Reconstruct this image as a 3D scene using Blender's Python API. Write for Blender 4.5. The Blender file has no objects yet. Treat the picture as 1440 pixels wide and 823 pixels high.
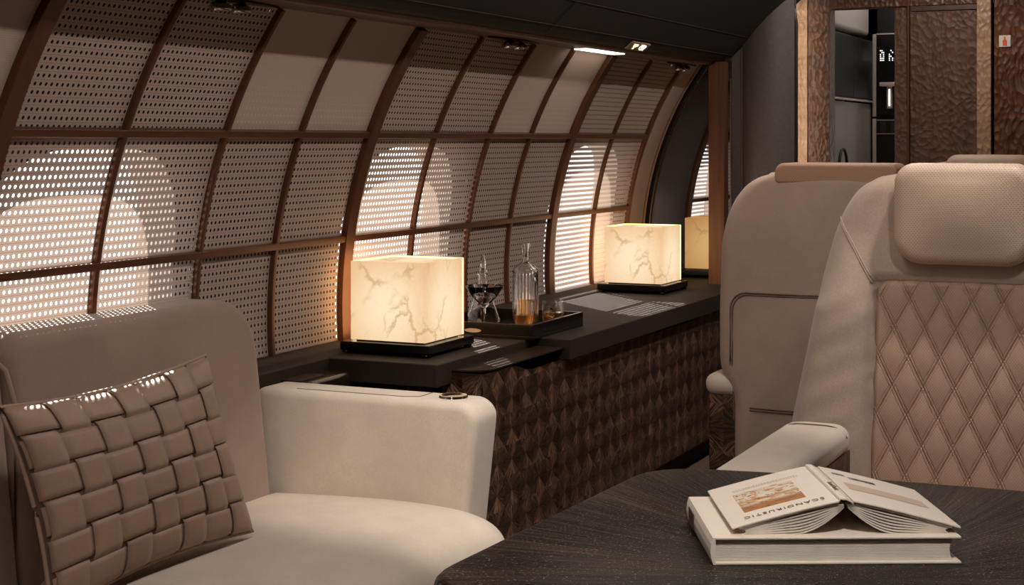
import bpy, math, random
from mathutils import Vector, Matrix
random.seed(7)
PI = math.pi
sin, cos = math.sin, math.cos
sc = bpy.context.scene
COL = sc.collection

# ------------------------------------------------------------------ helpers
def mesh(name, verts, faces, mat, parent=None, smooth=False, bevel=0, seg=3, uvs=None, autosm=None):
    me = bpy.data.meshes.new(name)
    me.from_pydata([tuple(v) for v in verts], [], faces)
    if uvs is not None:
        ul = me.uv_layers.new(name='UVMap')
        for l in me.loops:
            ul.data[l.index].uv = uvs[l.vertex_index]
    me.validate(); me.update()
    for m_ in (mat if isinstance(mat, (list, tuple)) else [mat]):
        me.materials.append(m_)
    o = bpy.data.objects.new(name, me)
    COL.objects.link(o)
    if parent is not None:
        o.parent = parent
    if smooth:
        for p in me.polygons: p.use_smooth = True
        if not bevel: me.set_sharp_from_angle(angle=math.radians(62))
    if bevel:
        b = o.modifiers.new('bev', 'BEVEL'); b.width = bevel; b.segments = seg; b.limit_method = 'ANGLE'; b.angle_limit = math.radians(35)
        b.harden_normals = False
        for p in me.polygons: p.use_smooth = True
        w = o.modifiers.new('wn', 'WEIGHTED_NORMAL'); w.keep_sharp = True
    return o

class G:
    """collects geometry for one mesh"""
    def __init__(s): s.v = []; s.f = []
    def add(s, v, f):
        n = len(s.v); s.v += [tuple(p) for p in v]; s.f += [tuple(i + n for i in q) for q in f]
        return s
    def box(s, x0, x1, y0, y1, z0, z1):
        v = [(x, y, z) for z in (z0, z1) for y in (y0, y1) for x in (x0, x1)]
        f = [(0, 2, 3, 1), (4, 5, 7, 6), (0, 1, 5, 4), (2, 6, 7, 3), (0, 4, 6, 2), (1, 3, 7, 5)]
        return s.add(v, f)
    def prism(s, pts, z0, z1, axis='z'):
        n = len(pts)
        def P(a, b, c):
            return {'z': (a, b, c), 'y': (a, c, b), 'x': (c, a, b)}[axis]
        v = [P(a, b, z0) for a, b in pts] + [P(a, b, z1) for a, b in pts]
        f = [tuple(range(n))[::-1], tuple(range(n, 2 * n))] + [(i, (i + 1) % n, n + (i + 1) % n, n + i) for i in range(n)]
        return s.add(v, f)
    def tube(s, pts, r, n=8, closed=False):
        pts = [Vector(p) for p in pts]; m = len(pts); v = []; f = []
        up = Vector((0, 0, 1))
        for i, p in enumerate(pts):
            if closed: t = pts[(i + 1) % m] - pts[i - 1]
            else: t = pts[min(i + 1, m - 1)] - pts[max(i - 1, 0)]
            t.normalize()
            a = up - t * up.dot(t)
            if a.length < 1e-3: a = Vector((1, 0, 0)) - t * t.x
            a.normalize(); b = t.cross(a)
            rr = r[i] if isinstance(r, (list, tuple)) else r
            v += [p + a * rr * cos(2 * PI * k / n) + b * rr * sin(2 * PI * k / n) for k in range(n)]
        for i in range(m if closed else m - 1):
            j = (i + 1) % m
            for k in range(n):
                f.append((i * n + k, i * n + (k + 1) % n, j * n + (k + 1) % n, j * n + k))
        if not closed:
            f.append(tuple(range(n))[::-1]); f.append(tuple((m - 1) * n + k for k in range(n)))
        return s.add(v, f)
    def lathe(s, prof, n=32, c=(0, 0, 0)):
        m = len(prof)
        v = [(c[0] + r * cos(2 * PI * k / n), c[1] + r * sin(2 * PI * k / n), c[2] + z) for r, z in prof for k in range(n)]
        f = [(i * n + k, i * n + (k + 1) % n, (i + 1) * n + (k + 1) % n, (i + 1) * n + k) for i in range(m - 1) for k in range(n)]
        if prof[0][0] > 1e-5: f.append(tuple(range(n))[::-1])
        if prof[-1][0] > 1e-5: f.append(tuple((m - 1) * n + k for k in range(n)))
        return s.add(v, f)
    def grid(s, fn, nu, nv, flip=False):
        v = [fn(i / nu, j / nv) for j in range(nv + 1) for i in range(nu + 1)]
        f = []
        for j in range(nv):
            for i in range(nu):
                a = j * (nu + 1) + i
                q = (a, a + 1, a + nu + 2, a + nu + 1)
                f.append(q[::-1] if flip else q)
        return s.add(v, f)
    def build(s, name, mat, parent=None, **k):
        return mesh(name, s.v, s.f, mat, parent, **k)

def tag(o, label, cat, group=None):
    o['label'] = label; o['category'] = cat
    if group: o['group'] = group
    return o
def thing(name, label, cat, loc=(0, 0, 0), rz=0, group=None):
    o = bpy.data.objects.new(name, None); COL.objects.link(o)
    o.location = loc; o.rotation_euler = (0, 0, rz); o.empty_display_size = .05
    return tag(o, label, cat, group)
def struct(o):
    o['kind'] = 'structure'; return o
def copy_tree(o, parent=None):
    c = o.copy(); COL.objects.link(c); c.parent = parent
    for ch in [x for x in bpy.data.objects if x.parent == o and x.name != c.name]:
        copy_tree(ch, c)
    return c

# ------------------------------------------------------------------ materials
def lin(r, g, b):
    t = lambda c: (c / 255 / 12.92) if c / 255 <= .04045 else ((c / 255 + .055) / 1.055) ** 2.4
    return (t(r), t(g), t(b), 1)
class MT:
    def __init__(s, name):
        s.m = bpy.data.materials.new(name); s.m.use_nodes = True
        s.t = s.m.node_tree; s.n = s.t.nodes; s.l = s.t.links
        s.p = s.n['Principled BSDF']; s.out = s.n['Material Output']
    def node(s, kind, **k):
        n = s.n.new(kind)
        for a, b in k.items(): setattr(n, a, b)
        return n
    def link(s, a, b): s.l.new(a, b)
    def math(s, op, a, b=None, c=None):
        n = s.node('ShaderNodeMath', operation=op)
        for i, x in enumerate((a, b, c)):
            if x is None: continue
            if isinstance(x, (int, float)): n.inputs[i].default_value = x
            else: s.link(x, n.inputs[i])
        return n.outputs[0]
    def coord(s, kind='Object', scale=None):
        c = s.node('ShaderNodeTexCoord').outputs[kind]
        if scale is None: return c
        mp = s.node('ShaderNodeMapping'); mp.inputs['Scale'].default_value = scale
        s.link(c, mp.inputs[0]); return mp.outputs[0]
    def noise(s, vec, scale, detail=3, rough=.5):
        n = s.node('ShaderNodeTexNoise'); n.inputs['Scale'].default_value = scale
        n.inputs['Detail'].default_value = detail; n.inputs['Roughness'].default_value = rough
        if vec is not None: s.link(vec, n.inputs['Vector'])
        return n.outputs['Fac']
    def ramp(s, fac, stops):
        n = s.node('ShaderNodeValToRGB'); cr = n.color_ramp
        while len(cr.elements) < len(stops): cr.elements.new(.5)
        for e, (p, c) in zip(cr.elements, stops):
            e.position = p; e.color = c if len(c) == 4 else (*c, 1)
        s.link(fac, n.inputs[0]); return n.outputs[0]
    def mix(s, fac, a, b, mode='MIX'):
        n = s.node('ShaderNodeMix', data_type='RGBA', blend_type=mode)
        for i, x in ((0, fac), (6, a), (7, b)):
            if isinstance(x, (int, float, tuple)): n.inputs[i].default_value = x
            else: s.link(x, n.inputs[i])
        return n.outputs[2]
    def bump(s, h, strength=.3, dist=.002):
        b = s.node('ShaderNodeBump'); b.inputs['Strength'].default_value = strength; b.inputs['Distance'].default_value = dist
        s.link(h, b.inputs['Height'])
        prev = s.p.inputs['Normal']
        if prev.is_linked: s.link(prev.links[0].from_socket, b.inputs['Normal'])
        s.link(b.outputs[0], prev)
    def set(s, **k):
        for a, v in k.items():
            inp = s.p.inputs[a.replace('_', ' ')]
            if isinstance(v, (int, float, tuple)): inp.default_value = v
            else: s.link(v, inp)
        return s

def plain(name, col, rough=.5, metal=0, spec=.5, var=.06, vs=40, bump=0, bs=300, sheen=0, coat=0):
    m = MT(name)
    v = m.noise(m.coord(), vs, 3)
    c0 = tuple(c * (1 - var) for c in col[:3]) + (1,); c1 = tuple(min(1, c * (1 + var)) for c in col[:3]) + (1,)
    m.set(Base_Color=m.ramp(v, [(.3, c0), (.7, c1)]), Roughness=rough, Metallic=metal)
    m.p.inputs['Specular IOR Level'].default_value = spec
    m.p.inputs['Sheen Weight'].default_value = sheen
    m.p.inputs['Coat Weight'].default_value = coat
    if bump: m.bump(m.noise(m.coord(), bs, 2), bump, .001)
    return m.m

def suede(name, col, wv=.10, grain=900):
    m = MT(name)
    a = m.noise(m.coord(), 6, 4, .6); b = m.noise(m.coord(), grain * .5, 2)
    c = m.ramp(a, [(.3, tuple(x * (1 - wv) for x in col[:3])), (.7, tuple(min(1, x * (1 + wv)) for x in col[:3]))])
    c = m.mix(m.math('MULTIPLY', m.math('SUBTRACT', b, .35), .9), c, tuple(x * .62 for x in col[:3]) + (1,))
    m.set(Base_Color=c, Roughness=.85); m.p.inputs['Sheen Weight'].default_value = .25; m.p.inputs['Sheen Roughness'].default_value = .5
    m.p.inputs['Specular IOR Level'].default_value = .2
    m.bump(m.noise(m.coord(), grain, 2), .35, .0008)
    m.bump(m.noise(m.coord(), 14, 3), .25, .006)
    return m.m

def perf_leather(name, col, pitch=.006, axes=(0, 2)):
    m = MT(name)
    sp = m.node('ShaderNodeSeparateXYZ'); m.link(m.coord(), sp.inputs[0])
    x = m.math('DIVIDE', sp.outputs[axes[0]], pitch); z = m.math('DIVIDE', sp.outputs[axes[1]], pitch * .6)
    row = m.math('FLOOR', z)
    x = m.math('ADD', x, m.math('MULTIPLY', m.math('MODULO', row, 2), .5))
    fx = m.math('SUBTRACT', m.math('FRACT', x), .5); fz = m.math('SUBTRACT', m.math('FRACT', z), .5)
    d = m.math('SQRT', m.math('ADD', m.math('MULTIPLY', fx, fx), m.math('MULTIPLY', m.math('MULTIPLY', fz, fz), .5)))
    mask = m.math('SMOOTH_MIN', m.math('MULTIPLY', d, 4), 1, .2)
    a = m.noise(m.coord(), 8, 3)
    c = m.ramp(a, [(.3, tuple(k * .92 for k in col[:3])), (.7, tuple(k * 1.06 for k in col[:3]))])
    c = m.mix(m.math('SUBTRACT', 1, mask), c, tuple(k * .45 for k in col[:3]) + (1,))
    m.set(Base_Color=c, Roughness=.45); m.p.inputs['Specular IOR Level'].default_value = .4
    m.bump(mask, .35, .0012)
    return m.m

def wood(name, c0, c1, axis=2, scale=1, rough=.45, hammered=0, hs=(9, 9, 5), hd=.02):
    m = MT(name)
    s = [60 * scale] * 3; s[axis] = 3.5 * scale
    a = m.noise(m.coord('Object', tuple(s)), 1, 5, .6)
    b = m.noise(m.coord('Object', tuple(x * 4 for x in s)), 1, 2)
    c = m.ramp(a, [(.3, c0), (.72, c1)])
    c = m.mix(m.math('MULTIPLY', b, .45), c, tuple(x * .45 for x in c0[:3]) + (1,))
    m.set(Base_Color=c, Roughness=rough)
    m.bump(a, .12, .001)
    if hammered:
        nz = m.node('ShaderNodeTexNoise'); nz.inputs['Scale'].default_value = 6
        m.link(m.coord(), nz.inputs['Vector'])
        mp = m.node('ShaderNodeMapping'); mp.inputs['Scale'].default_value = hs
        ad = m.node('ShaderNodeVectorMath', operation='MULTIPLY_ADD'); ad.inputs[1].default_value = (.09, .09, .09)
        m.link(nz.outputs['Color'], ad.inputs[0]); m.link(m.coord(), ad.inputs[2])
        m.link(ad.outputs[0], mp.inputs[0])
        v = m.node('ShaderNodeTexVoronoi', feature='SMOOTH_F1'); v.inputs['Scale'].default_value = 1; v.inputs['Smoothness'].default_value = .25
        m.link(mp.outputs[0], v.inputs['Vector'])
        m.bump(m.math('POWER', v.outputs['Distance'], 1.6), hammered, hd)
    return m.m

def star_wood(name, uvs):
    """veneer cut in rays about each star point of the faceted panels"""
    m = MT(name)
    uv = m.node('ShaderNodeTexCoord').outputs['UV']
    sp = m.node('ShaderNodeSeparateXYZ'); m.link(uv, sp.inputs[0])
    def cell(o): return m.math('SUBTRACT', o, m.math('ROUND', o))
    fx, fz = cell(sp.outputs[0]), cell(sp.outputs[1])
    ang = m.math('ARCTAN2', fz, fx)
    r = m.math('SQRT', m.math('ADD', m.math('MULTIPLY', fx, fx), m.math('MULTIPLY', fz, fz)))
    cid = m.math('ADD', m.math('MULTIPLY', m.math('ROUND', sp.outputs[0]), 7.3), m.math('MULTIPLY', m.math('ROUND', sp.outputs[1]), 3.1))
    cb = m.node('ShaderNodeCombineXYZ'); m.link(m.math('MULTIPLY', ang, 9), cb.inputs[0]); m.link(m.math('MULTIPLY', r, 1.5), cb.inputs[1]); m.link(cid, cb.inputs[2])
    n = m.ramp(m.noise(cb.outputs[0], 1.6, 4, .75), [(.36, (.2, .2, .2)), (.64, (.8, .8, .8))])
    # each of the eight wedges its own piece of veneer
    wd = m.math('FLOOR', m.math('DIVIDE', m.math('ADD', ang, PI), PI / 4))
    wn = m.node('ShaderNodeTexWhiteNoise', noise_dimensions='2D')
    cb2 = m.node('ShaderNodeCombineXYZ'); m.link(wd, cb2.inputs[0]); m.link(cid, cb2.inputs[1]); m.link(cb2.outputs[0], wn.inputs['Vector'])
    c = m.ramp(n, [(.34, lin(34, 23, 17)), (.5, lin(100, 70, 54)), (.66, lin(176, 132, 104))])
    c = m.mix(m.math('MULTIPLY', wn.outputs['Value'], .5), c, lin(28, 19, 14))
    up = m.math('POWER', m.math('ABSOLUTE', m.math('SINE', ang)), 2.5)      # the upright veneer leaves are the lighter ones
    c = m.mix(m.math('SUBTRACT', .78, m.math('MULTIPLY', up, .78)), c, lin(26, 17, 13))
    m.set(Base_Color=c, Roughness=.42); m.p.inputs['Specular IOR Level'].default_value = .45
    m.bump(n, .3, .001)
    return m.m

def sunburst(name):
    m = MT(name)
    sp = m.node('ShaderNodeSeparateXYZ'); m.link(m.coord(), sp.inputs[0])
    x, y = m.math('SUBTRACT', sp.outputs[0], .02), m.math('SUBTRACT', sp.outputs[1], -.17)
    ang = m.math('ARCTAN2', y, x)
    r = m.math('SQRT', m.math('ADD', m.math('MULTIPLY', x, x), m.math('MULTIPLY', y, y)))
    def n(k, kr, s, d=4):
        cb = m.node('ShaderNodeCombineXYZ'); m.link(m.math('MULTIPLY', ang, k), cb.inputs[0]); m.link(m.math('MULTIPLY', r, kr), cb.inputs[1])
        return m.noise(cb.outputs[0], s, d, .65)
    broad, fine = n(3.2, .8, 1.5, 3), n(60, 3, 1.2, 5)
    c = m.ramp(broad, [(.42, lin(5, 4, 4)), (.5, lin(14, 11, 9)), (.60, lin(50, 39, 32))])
    c = m.mix(m.ramp(fine, [(.45, (0, 0, 0)), (.62, (.85, .85, .85))]), c, lin(8, 7, 6))
    m.p.inputs['Specular IOR Level'].default_value = .16
    sk = m.noise(m.coord(), 300, 1)
    c = m.mix(m.ramp(sk, [(.665, (0, 0, 0)), (.71, (1, 1, 1))]), c, lin(170, 146, 126))
    m.set(Base_Color=c, Roughness=m.math('ADD', m.math('MULTIPLY', fine, .4), .16))
    m.bump(fine, .9, .002)
    m.bump(m.noise(m.coord(), 420, 1), .25, .0006)
    return m.m

CLOTH = lin(192, 170, 156)
PX, PZ = .0162, .0186
def screen_mat(name, holes=True):
    m = MT(name)
    uv = m.node('ShaderNodeTexCoord').outputs['UV']
    sp = m.node('ShaderNodeSeparateXYZ'); m.link(uv, sp.inputs[0])
    def fr(o, p): return m.math('SUBTRACT', m.math('FRACT', m.math('DIVIDE', o, p)), .5)
    fx, fz = fr(sp.outputs[0], PX), fr(sp.outputs[1], PZ)
    ex, ez = m.math('MULTIPLY', fx, PX / .0037), m.math('MULTIPLY', fz, PZ / .0042)
    d = m.math('ADD', m.math('MULTIPLY', ex, ex), m.math('MULTIPLY', ez, ez))
    hole = m.math('LESS_THAN', d, 1)
    # cane weave: fine threads between the holes
    wx = fr(sp.outputs[0], PX / 4); wz = fr(sp.outputs[1], PZ / 4)
    thr = m.math('MULTIPLY', m.math('ABSOLUTE', wx), m.math('ABSOLUTE', wz))
    gap = m.math('LESS_THAN', m.math('ABSOLUTE', m.math('SUBTRACT', m.math('ABSOLUTE', fz), .5)), .045)
    c = m.mix(m.math('MULTIPLY', thr, 1.6), CLOTH, tuple(k * .5 for k in CLOTH[:3]) + (1,))
    if holes:
        c = m.mix(m.math('MULTIPLY', gap, .35), c, lin(90, 66, 52))
    m.set(Base_Color=c, Roughness=.8)
    m.p.inputs['Specular IOR Level'].default_value = .2
    m.bump(thr, .5, .0008)
    if holes:
        # woven panel lets some daylight through
        tl = m.node('ShaderNodeBsdfTranslucent'); m.link(c, tl.inputs[0])
        mx = m.node('ShaderNodeMixShader'); mx.inputs[0].default_value = .11
        m.link(m.p.outputs[0], mx.inputs[1]); m.link(tl.outputs[0], mx.inputs[2])
        tr = m.node('ShaderNodeBsdfTransparent')
        m2 = m.node('ShaderNodeMixShader'); m.link(hole, m2.inputs[0])
        m.link(mx.outputs[0], m2.inputs[1]); m.link(tr.outputs[0], m2.inputs[2])
        m.link(m2.outputs[0], m.out.inputs[0])
    else:
        # embossed dots, painted lighter as if backlit, dying out half way up
        fade = m.ramp(sp.outputs[1], [(0, (0, 0, 0)), (1, (1, 1, 1))])
        z0 = m.node('ShaderNodeMapRange'); z0.inputs[1].default_value = .66; z0.inputs[2].default_value = .52
        m.link(sp.outputs[1], z0.inputs[0])
        k = m.math('MULTIPLY', m.math('LESS_THAN', d, .8), z0.outputs[0])
        c2 = m.mix(m.math('MULTIPLY', k, .55), c, tuple(min(1, q * 1.35) for q in CLOTH[:3]) + (1,))
        m.set(Base_Color=c2); m.bump(k, .5, .002)
    return m.m

def emit(name, col, st):
    m = MT(name)
    e = m.node('ShaderNodeEmission'); e.inputs[0].default_value = col; e.inputs[1].default_value = st
    m.link(e.outputs[0], m.out.inputs[0]); return m.m

def alabaster(name, st, c0=(.82, .50, .25, 1), c1=(1.0, .79, .53, 1), bulb=(0, 0, .13)):
    m = MT(name)
    co = m.coord()
    nz = m.node('ShaderNodeTexNoise'); nz.inputs['Scale'].default_value = 7; nz.inputs['Detail'].default_value = 6; nz.inputs['Roughness'].default_value = .62
    m.link(co, nz.inputs['Vector'])
    ad = m.node('ShaderNodeVectorMath', operation='MULTIPLY_ADD'); ad.inputs[1].default_value = (.16, .16, .16)
    m.link(nz.outputs['Color'], ad.inputs[0]); m.link(co, ad.inputs[2])
    def veins(sx, th, th2):
        mp = m.node('ShaderNodeMapping'); mp.inputs['Scale'].default_value = sx; m.link(ad.outputs[0], mp.inputs[0])
        v = m.node('ShaderNodeTexVoronoi', feature='DISTANCE_TO_EDGE'); v.inputs['Scale'].default_value = 1; m.link(mp.outputs[0], v.inputs['Vector'])
        return m.ramp(v.outputs['Distance'], [(th, (1, 1, 1)), (th2, (0, 0, 0))])
    v1 = veins((9, 9, 6), .010, .055); v2 = veins((17, 17, 12), .0, .02)
    msk = m.ramp(m.noise(co, 9, 2), [(.45, (0, 0, 0)), (.6, (1, 1, 1))])
    k = m.math('ADD', m.math('MULTIPLY', m.math('MULTIPLY', v1, msk), .55), m.math('MULTIPLY', v2, .14))
    cl = m.noise(co, 11, 3)
    dv = m.node('ShaderNodeVectorMath', operation='DISTANCE'); dv.inputs[1].default_value = bulb; m.link(co, dv.inputs[0])
    mr = m.node('ShaderNodeMapRange'); mr.inputs[1].default_value = .188; mr.inputs[2].default_value = .120; m.link(dv.outputs['Value'], mr.inputs[0])
    base = m.mix(m.math('ADD', m.math('MULTIPLY', mr.outputs[0], .85), m.math('MULTIPLY', cl, .25)), c0, c1)
    c = m.mix(m.math('MULTIPLY', k, 1.25), base, (.58, .36, .16, 1))
    e = m.node('ShaderNodeEmission'); m.link(c, e.inputs[0]); e.inputs[1].default_value = st
    g = m.node('ShaderNodeBsdfGlossy'); g.inputs['Roughness'].default_value = .2
    mx = m.node('ShaderNodeMixShader'); mx.inputs[0].default_value = .03
    m.link(e.outputs[0], mx.inputs[1]); m.link(g.outputs[0], mx.inputs[2]); m.link(mx.outputs[0], m.out.inputs[0])
    return m.m

def glass(name, col=(1, 1, 1, 1), rough=0, ior=1.45, tw=1):
    m = MT(name); m.set(Base_Color=col, Roughness=rough, IOR=ior); m.p.inputs['Transmission Weight'].default_value = tw
    return m.m
def pane_mat(name):
    m = MT(name)
    t = m.node('ShaderNodeBsdfTransparent'); g = m.node('ShaderNodeBsdfGlossy'); g.inputs['Roughness'].default_value = .02
    mx = m.node('ShaderNodeMixShader'); mx.inputs[0].default_value = .05
    m.link(t.outputs[0], mx.inputs[1]); m.link(g.outputs[0], mx.inputs[2]); m.link(mx.outputs[0], m.out.inputs[0])
    return m.m

M_SOFA = suede('sofa_bouclette', lin(222, 206, 190))
M_SOFAB = suede('sofa_back_shaded', lin(160, 136, 121))  # shade on the sofa back is put into a darker base colour
M_SEAT = suede('seat_suede', lin(178, 154, 138))
M_SEATL = suede('seat_leather_side', lin(182, 160, 145), .07, 500)
M_QUILT = perf_leather('quilted_leather', lin(176, 146, 127), .0062)
M_HEAD = perf_leather('headrest_leather', lin(200, 174, 154), .007)
M_CAP = perf_leather('cap_leather', lin(172, 134, 110), .007)
M_STITCH = plain('stitch_thread', lin(44, 36, 32), .8)
M_SEAM = plain('seam_thread', lin(112, 90, 76), .8)
M_PILLOW = plain('pillow_leather', lin(160, 132, 113), .55, var=.1, vs=14, bump=.5, bs=160, sheen=.1)
M_PILLOWI = plain('pillow_inner', lin(112, 88, 72), .7)
M_BRONZE = plain('bronze_frame', lin(104, 66, 45), .36, .5, var=.1, vs=20)
M_SCREEN = screen_mat('perforated_weave')
M_PLAIN = screen_mat('plain_weave', False)
M_SOFFIT = wood('soffit_walnut', lin(72, 42, 26), lin(120, 72, 44), 1)
M_POST = wood('post_walnut', lin(78, 45, 28), lin(126, 76, 48), 2)
M_DARKPANEL = plain('overhead_leather', lin(17, 15, 14), .75, var=.15, vs=90, bump=.5, bs=260)
M_TEXTILE = plain('bulkhead_leather', lin(98, 92, 90), .45, var=.1, vs=60, bump=.6, bs=420)
M_BLACK = plain('black_lacquer', lin(10, 9, 9), .22, spec=.5, var=.0)
M_MATTE = plain('black_matte', lin(14, 12, 11), .7, var=.1)
M_COUNTER = plain('counter_leather', lin(50, 41, 35), .65, spec=.25, var=.08, vs=120, bump=.3, bs=500)
M_STAR = star_wood('star_veneer', None)
M_TABLE = sunburst('sunburst_veneer')
M_CHROME = plain('chrome', lin(200, 195, 190), .15, 1, var=.02)
M_STEEL = plain('brushed_steel', lin(205, 185, 170), .42, .8, var=.03)
M_PAPER = plain('paper', lin(214, 203, 190), .8, var=.04, vs=60)
M_COVER = plain('book_cover', lin(226, 212, 198), .55, var=.02)
M_INK = plain('brown_ink', lin(120, 92, 70), .7, var=0)
M_BEIGE = plain('beige_print', lin(196, 172, 152), .7, var=.08, vs=800)
M_HAM = wood('hammered_walnut', lin(74, 46, 30), lin(112, 72, 46), 0, .6, .42, 0.5, (60, 60, 40), .012)
M_HAMD = wood('hammered_walnut_door', lin(78, 50, 34), lin(112, 74, 50), 2, .6, .58, 0.5, (52, 52, 40), .012)
M_HAML = wood('hammered_walnut_lit', lin(150, 118, 92), lin(200, 164, 130), 0, .6, .42, 0.5, (60, 60, 38), .012)  # walnut where light strikes it, the brightness put into the base colour
M_HAMC = wood('hammered_walnut_coarse', lin(78, 44, 26), lin(122, 70, 40), 0, .6, .55, .6, (50, 50, 24), .02)
M_FABRIC = suede('arch_fabric', lin(140, 114, 96))
M_ARCHD = plain('arch_gloss', lin(40, 35, 34), .25, spec=.6, var=.1)
M_CARPET = plain('carpet', lin(104, 84, 70), .95, var=.15, vs=400, bump=.8, bs=500)
M_WALL = plain('lining', lin(96, 84, 76), .8)
M_DARKWALL = plain('dark_lining', lin(22, 18, 16), .9, var=.2)
M_REVEAL = plain('window_reveal', lin(200, 190, 178), .6, var=.02)
M_CEIL = plain('ceiling_leather', lin(70, 62, 56), .8)
M_GLASS = glass('clear_glass'); M_PANE = pane_mat('window_pane')
M_WHISKY = glass('whisky', (.96, .52, .18, 1), 0, 1.36, .9)
M_OLIVE = plain('olive', lin(110, 62, 46), .35)
M_LAMP = alabaster('alabaster', 1.06); M_LAMPB = alabaster('alabaster_rear_boost', 3.6, (1, .52, .20, 1), (1, .62, .28, 1)); M_LAMPD = alabaster('alabaster_mirrored', .62, (.72, .34, .09, 1), (1, .60, .24, 1))  # rear copy glows extra to warm nearby frames; dim copy mimics a mirrored lamp

# ------------------------------------------------------------------ room profile
XC, ZC, R = -.96, .75, 1.34
def prof(s, off=0):      # s: arc length above the widest point of the hull
    a = s / R
    return XC - (R + off) * cos(a), ZC + (R + off) * sin(a)
def s_of(h): return R * math.asin(max(-1, min(1, (h - ZC) / R)))
Y0, Y1 = -1.4, 9.2
# floor
struct(G().box(-2.9, 1.2, Y0, Y1, -.06, 0).build('floor', M_CARPET))
struct(G().box(-2.0, 1.2, Y0, Y1, 2.12, 2.2).build('ceiling', M_CEIL))
struct(G().box(1.0, 1.1, Y0, Y1, 0, 2.12).build('wall_right', M_WALL))
struct(G().box(-2.9, 1.1, Y0 - .1, Y0, 0, 2.2).build('wall_back', M_WALL))
# outer lining behind the screens, with the window openings
OFF = .045
wins = [(1.30, .33), (2.76, .355), (4.235, .355), (5.745, .355), (7.30, .355)]  # last window lies behind the added mirror-image bay
SB, ST = s_of(.38), s_of(1.19); SCN, SH = (SB + ST) / 2, (ST - SB) / 2
g = G()
def W(y, s, off=OFF):
    x, z = prof(s, off); return (x, y, z)
def rect_patch(y0, y1, s0, s1):
    n = max(1, int((s1 - s0) / .06)); g.grid(lambda u, v: W(y0 + (y1 - y0) * u, s0 + (s1 - s0) * v), 1, n)
S0, S1 = s_of(-.05), s_of(1.75)
cur = Y0
SP0, SP1 = SCN - .50, SCN + .50
def supel(k, n, a, b, e=.62):
    t = 2 * PI * k / n; c, s_ = cos(t), sin(t)
    return a * math.copysign(abs(c) ** e, c), b * math.copysign(abs(s_) ** e, s_)
NW = 72
reveal = []
for yc, hw in wins:
    ya, yb = yc - .42, yc + .42
    rect_patch(cur, ya, S0, S1); cur = yb
    rect_patch(ya, yb, S0, SP0); rect_patch(ya, yb, SP1, S1)
    inner = []; outer = []
    for k in range(NW):
        du, dv = supel(k, NW, hw, SH); inner.append((yc + du, SCN + dv))
        t = 2 * PI * k / NW; c, s_ = cos(t), sin(t); m_ = max(abs(c) / .42, abs(s_) / .5)
        outer.append((yc + c / m_, SCN + s_ / m_))
    nr = 4; vs = []
    for j in range(nr + 1):
        for (a, b), (c, d) in zip(inner, outer):
            t = j / nr; vs.append(W(a + (c - a) * t, b + (d - b) * t))
    fs = [(j * NW + k, j * NW + (k + 1) % NW, (j + 1) * NW + (k + 1) % NW, (j + 1) * NW + k) for j in range(nr) for k in range(NW)]
    g.add(vs, fs)
    reveal.append(inner)
rect_patch(cur, Y1, S0, S1)
struct(g.build('wall_left', M_DARKWALL, smooth=True))
for i, ((yc, hw), inner) in enumerate(zip(wins, reveal)):
    # flared reveal to the outside and the pane
    rg = G(); vs = []
    for j, (off, k_) in enumerate(((OFF, 1), (OFF + .02, .985), (OFF + .06, .95), (OFF + .09, .93))):
        vs += [W(yc + (a - yc) * k_, SCN + (b - SCN) * k_, off) for a, b in inner]
    rg.add(vs, [(j * NW + k, j * NW + (k + 1) % NW, (j + 1) * NW + (k + 1) % NW, (j + 1) * NW + k) for j in range(3) for k in range(NW)])
    w = struct(rg.build('window_%d' % (i + 1), M_REVEAL, smooth=True))
    pg = G()
    pts = [W(yc + (a - yc) * .94, SCN + (b - SCN) * .94, OFF + .07) for a, b in inner]
    c0 = W(yc, SCN, OFF + .07)
    pg.add(pts + [c0], [(k, (k + 1) % NW, NW) for k in range(NW)])
    pg.build('glass_pane', M_PANE, w)
    # hull skin around the pane so that daylight comes only through the glass
    sg = G(); o1 = [W(yc + (a - yc) * .93, SCN + (b - SCN) * .93, OFF + .09) for a, b in inner]
    o2 = [W(yc + (a - yc) * 1.25, SCN + (b - SCN) * 1.2, OFF + .09) for a, b in inner]
    sg.add(o1 + o2, [(k, (k + 1) % NW, NW + (k + 1) % NW, NW + k) for k in range(NW)]).build('window_frame', M_MATTE, w)
# upper hull, hidden over the soffit
hp = [prof(S1, OFF)] + [(-2.0, 1.95), (-1.9, 2.2)]
struct(G().add([(x, y, z) for y in (Y0, Y1) for x, z in hp], [(0, 1, 4, 3), (1, 2, 5, 4)]).build('wall_upper', M_DARKWALL))

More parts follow.
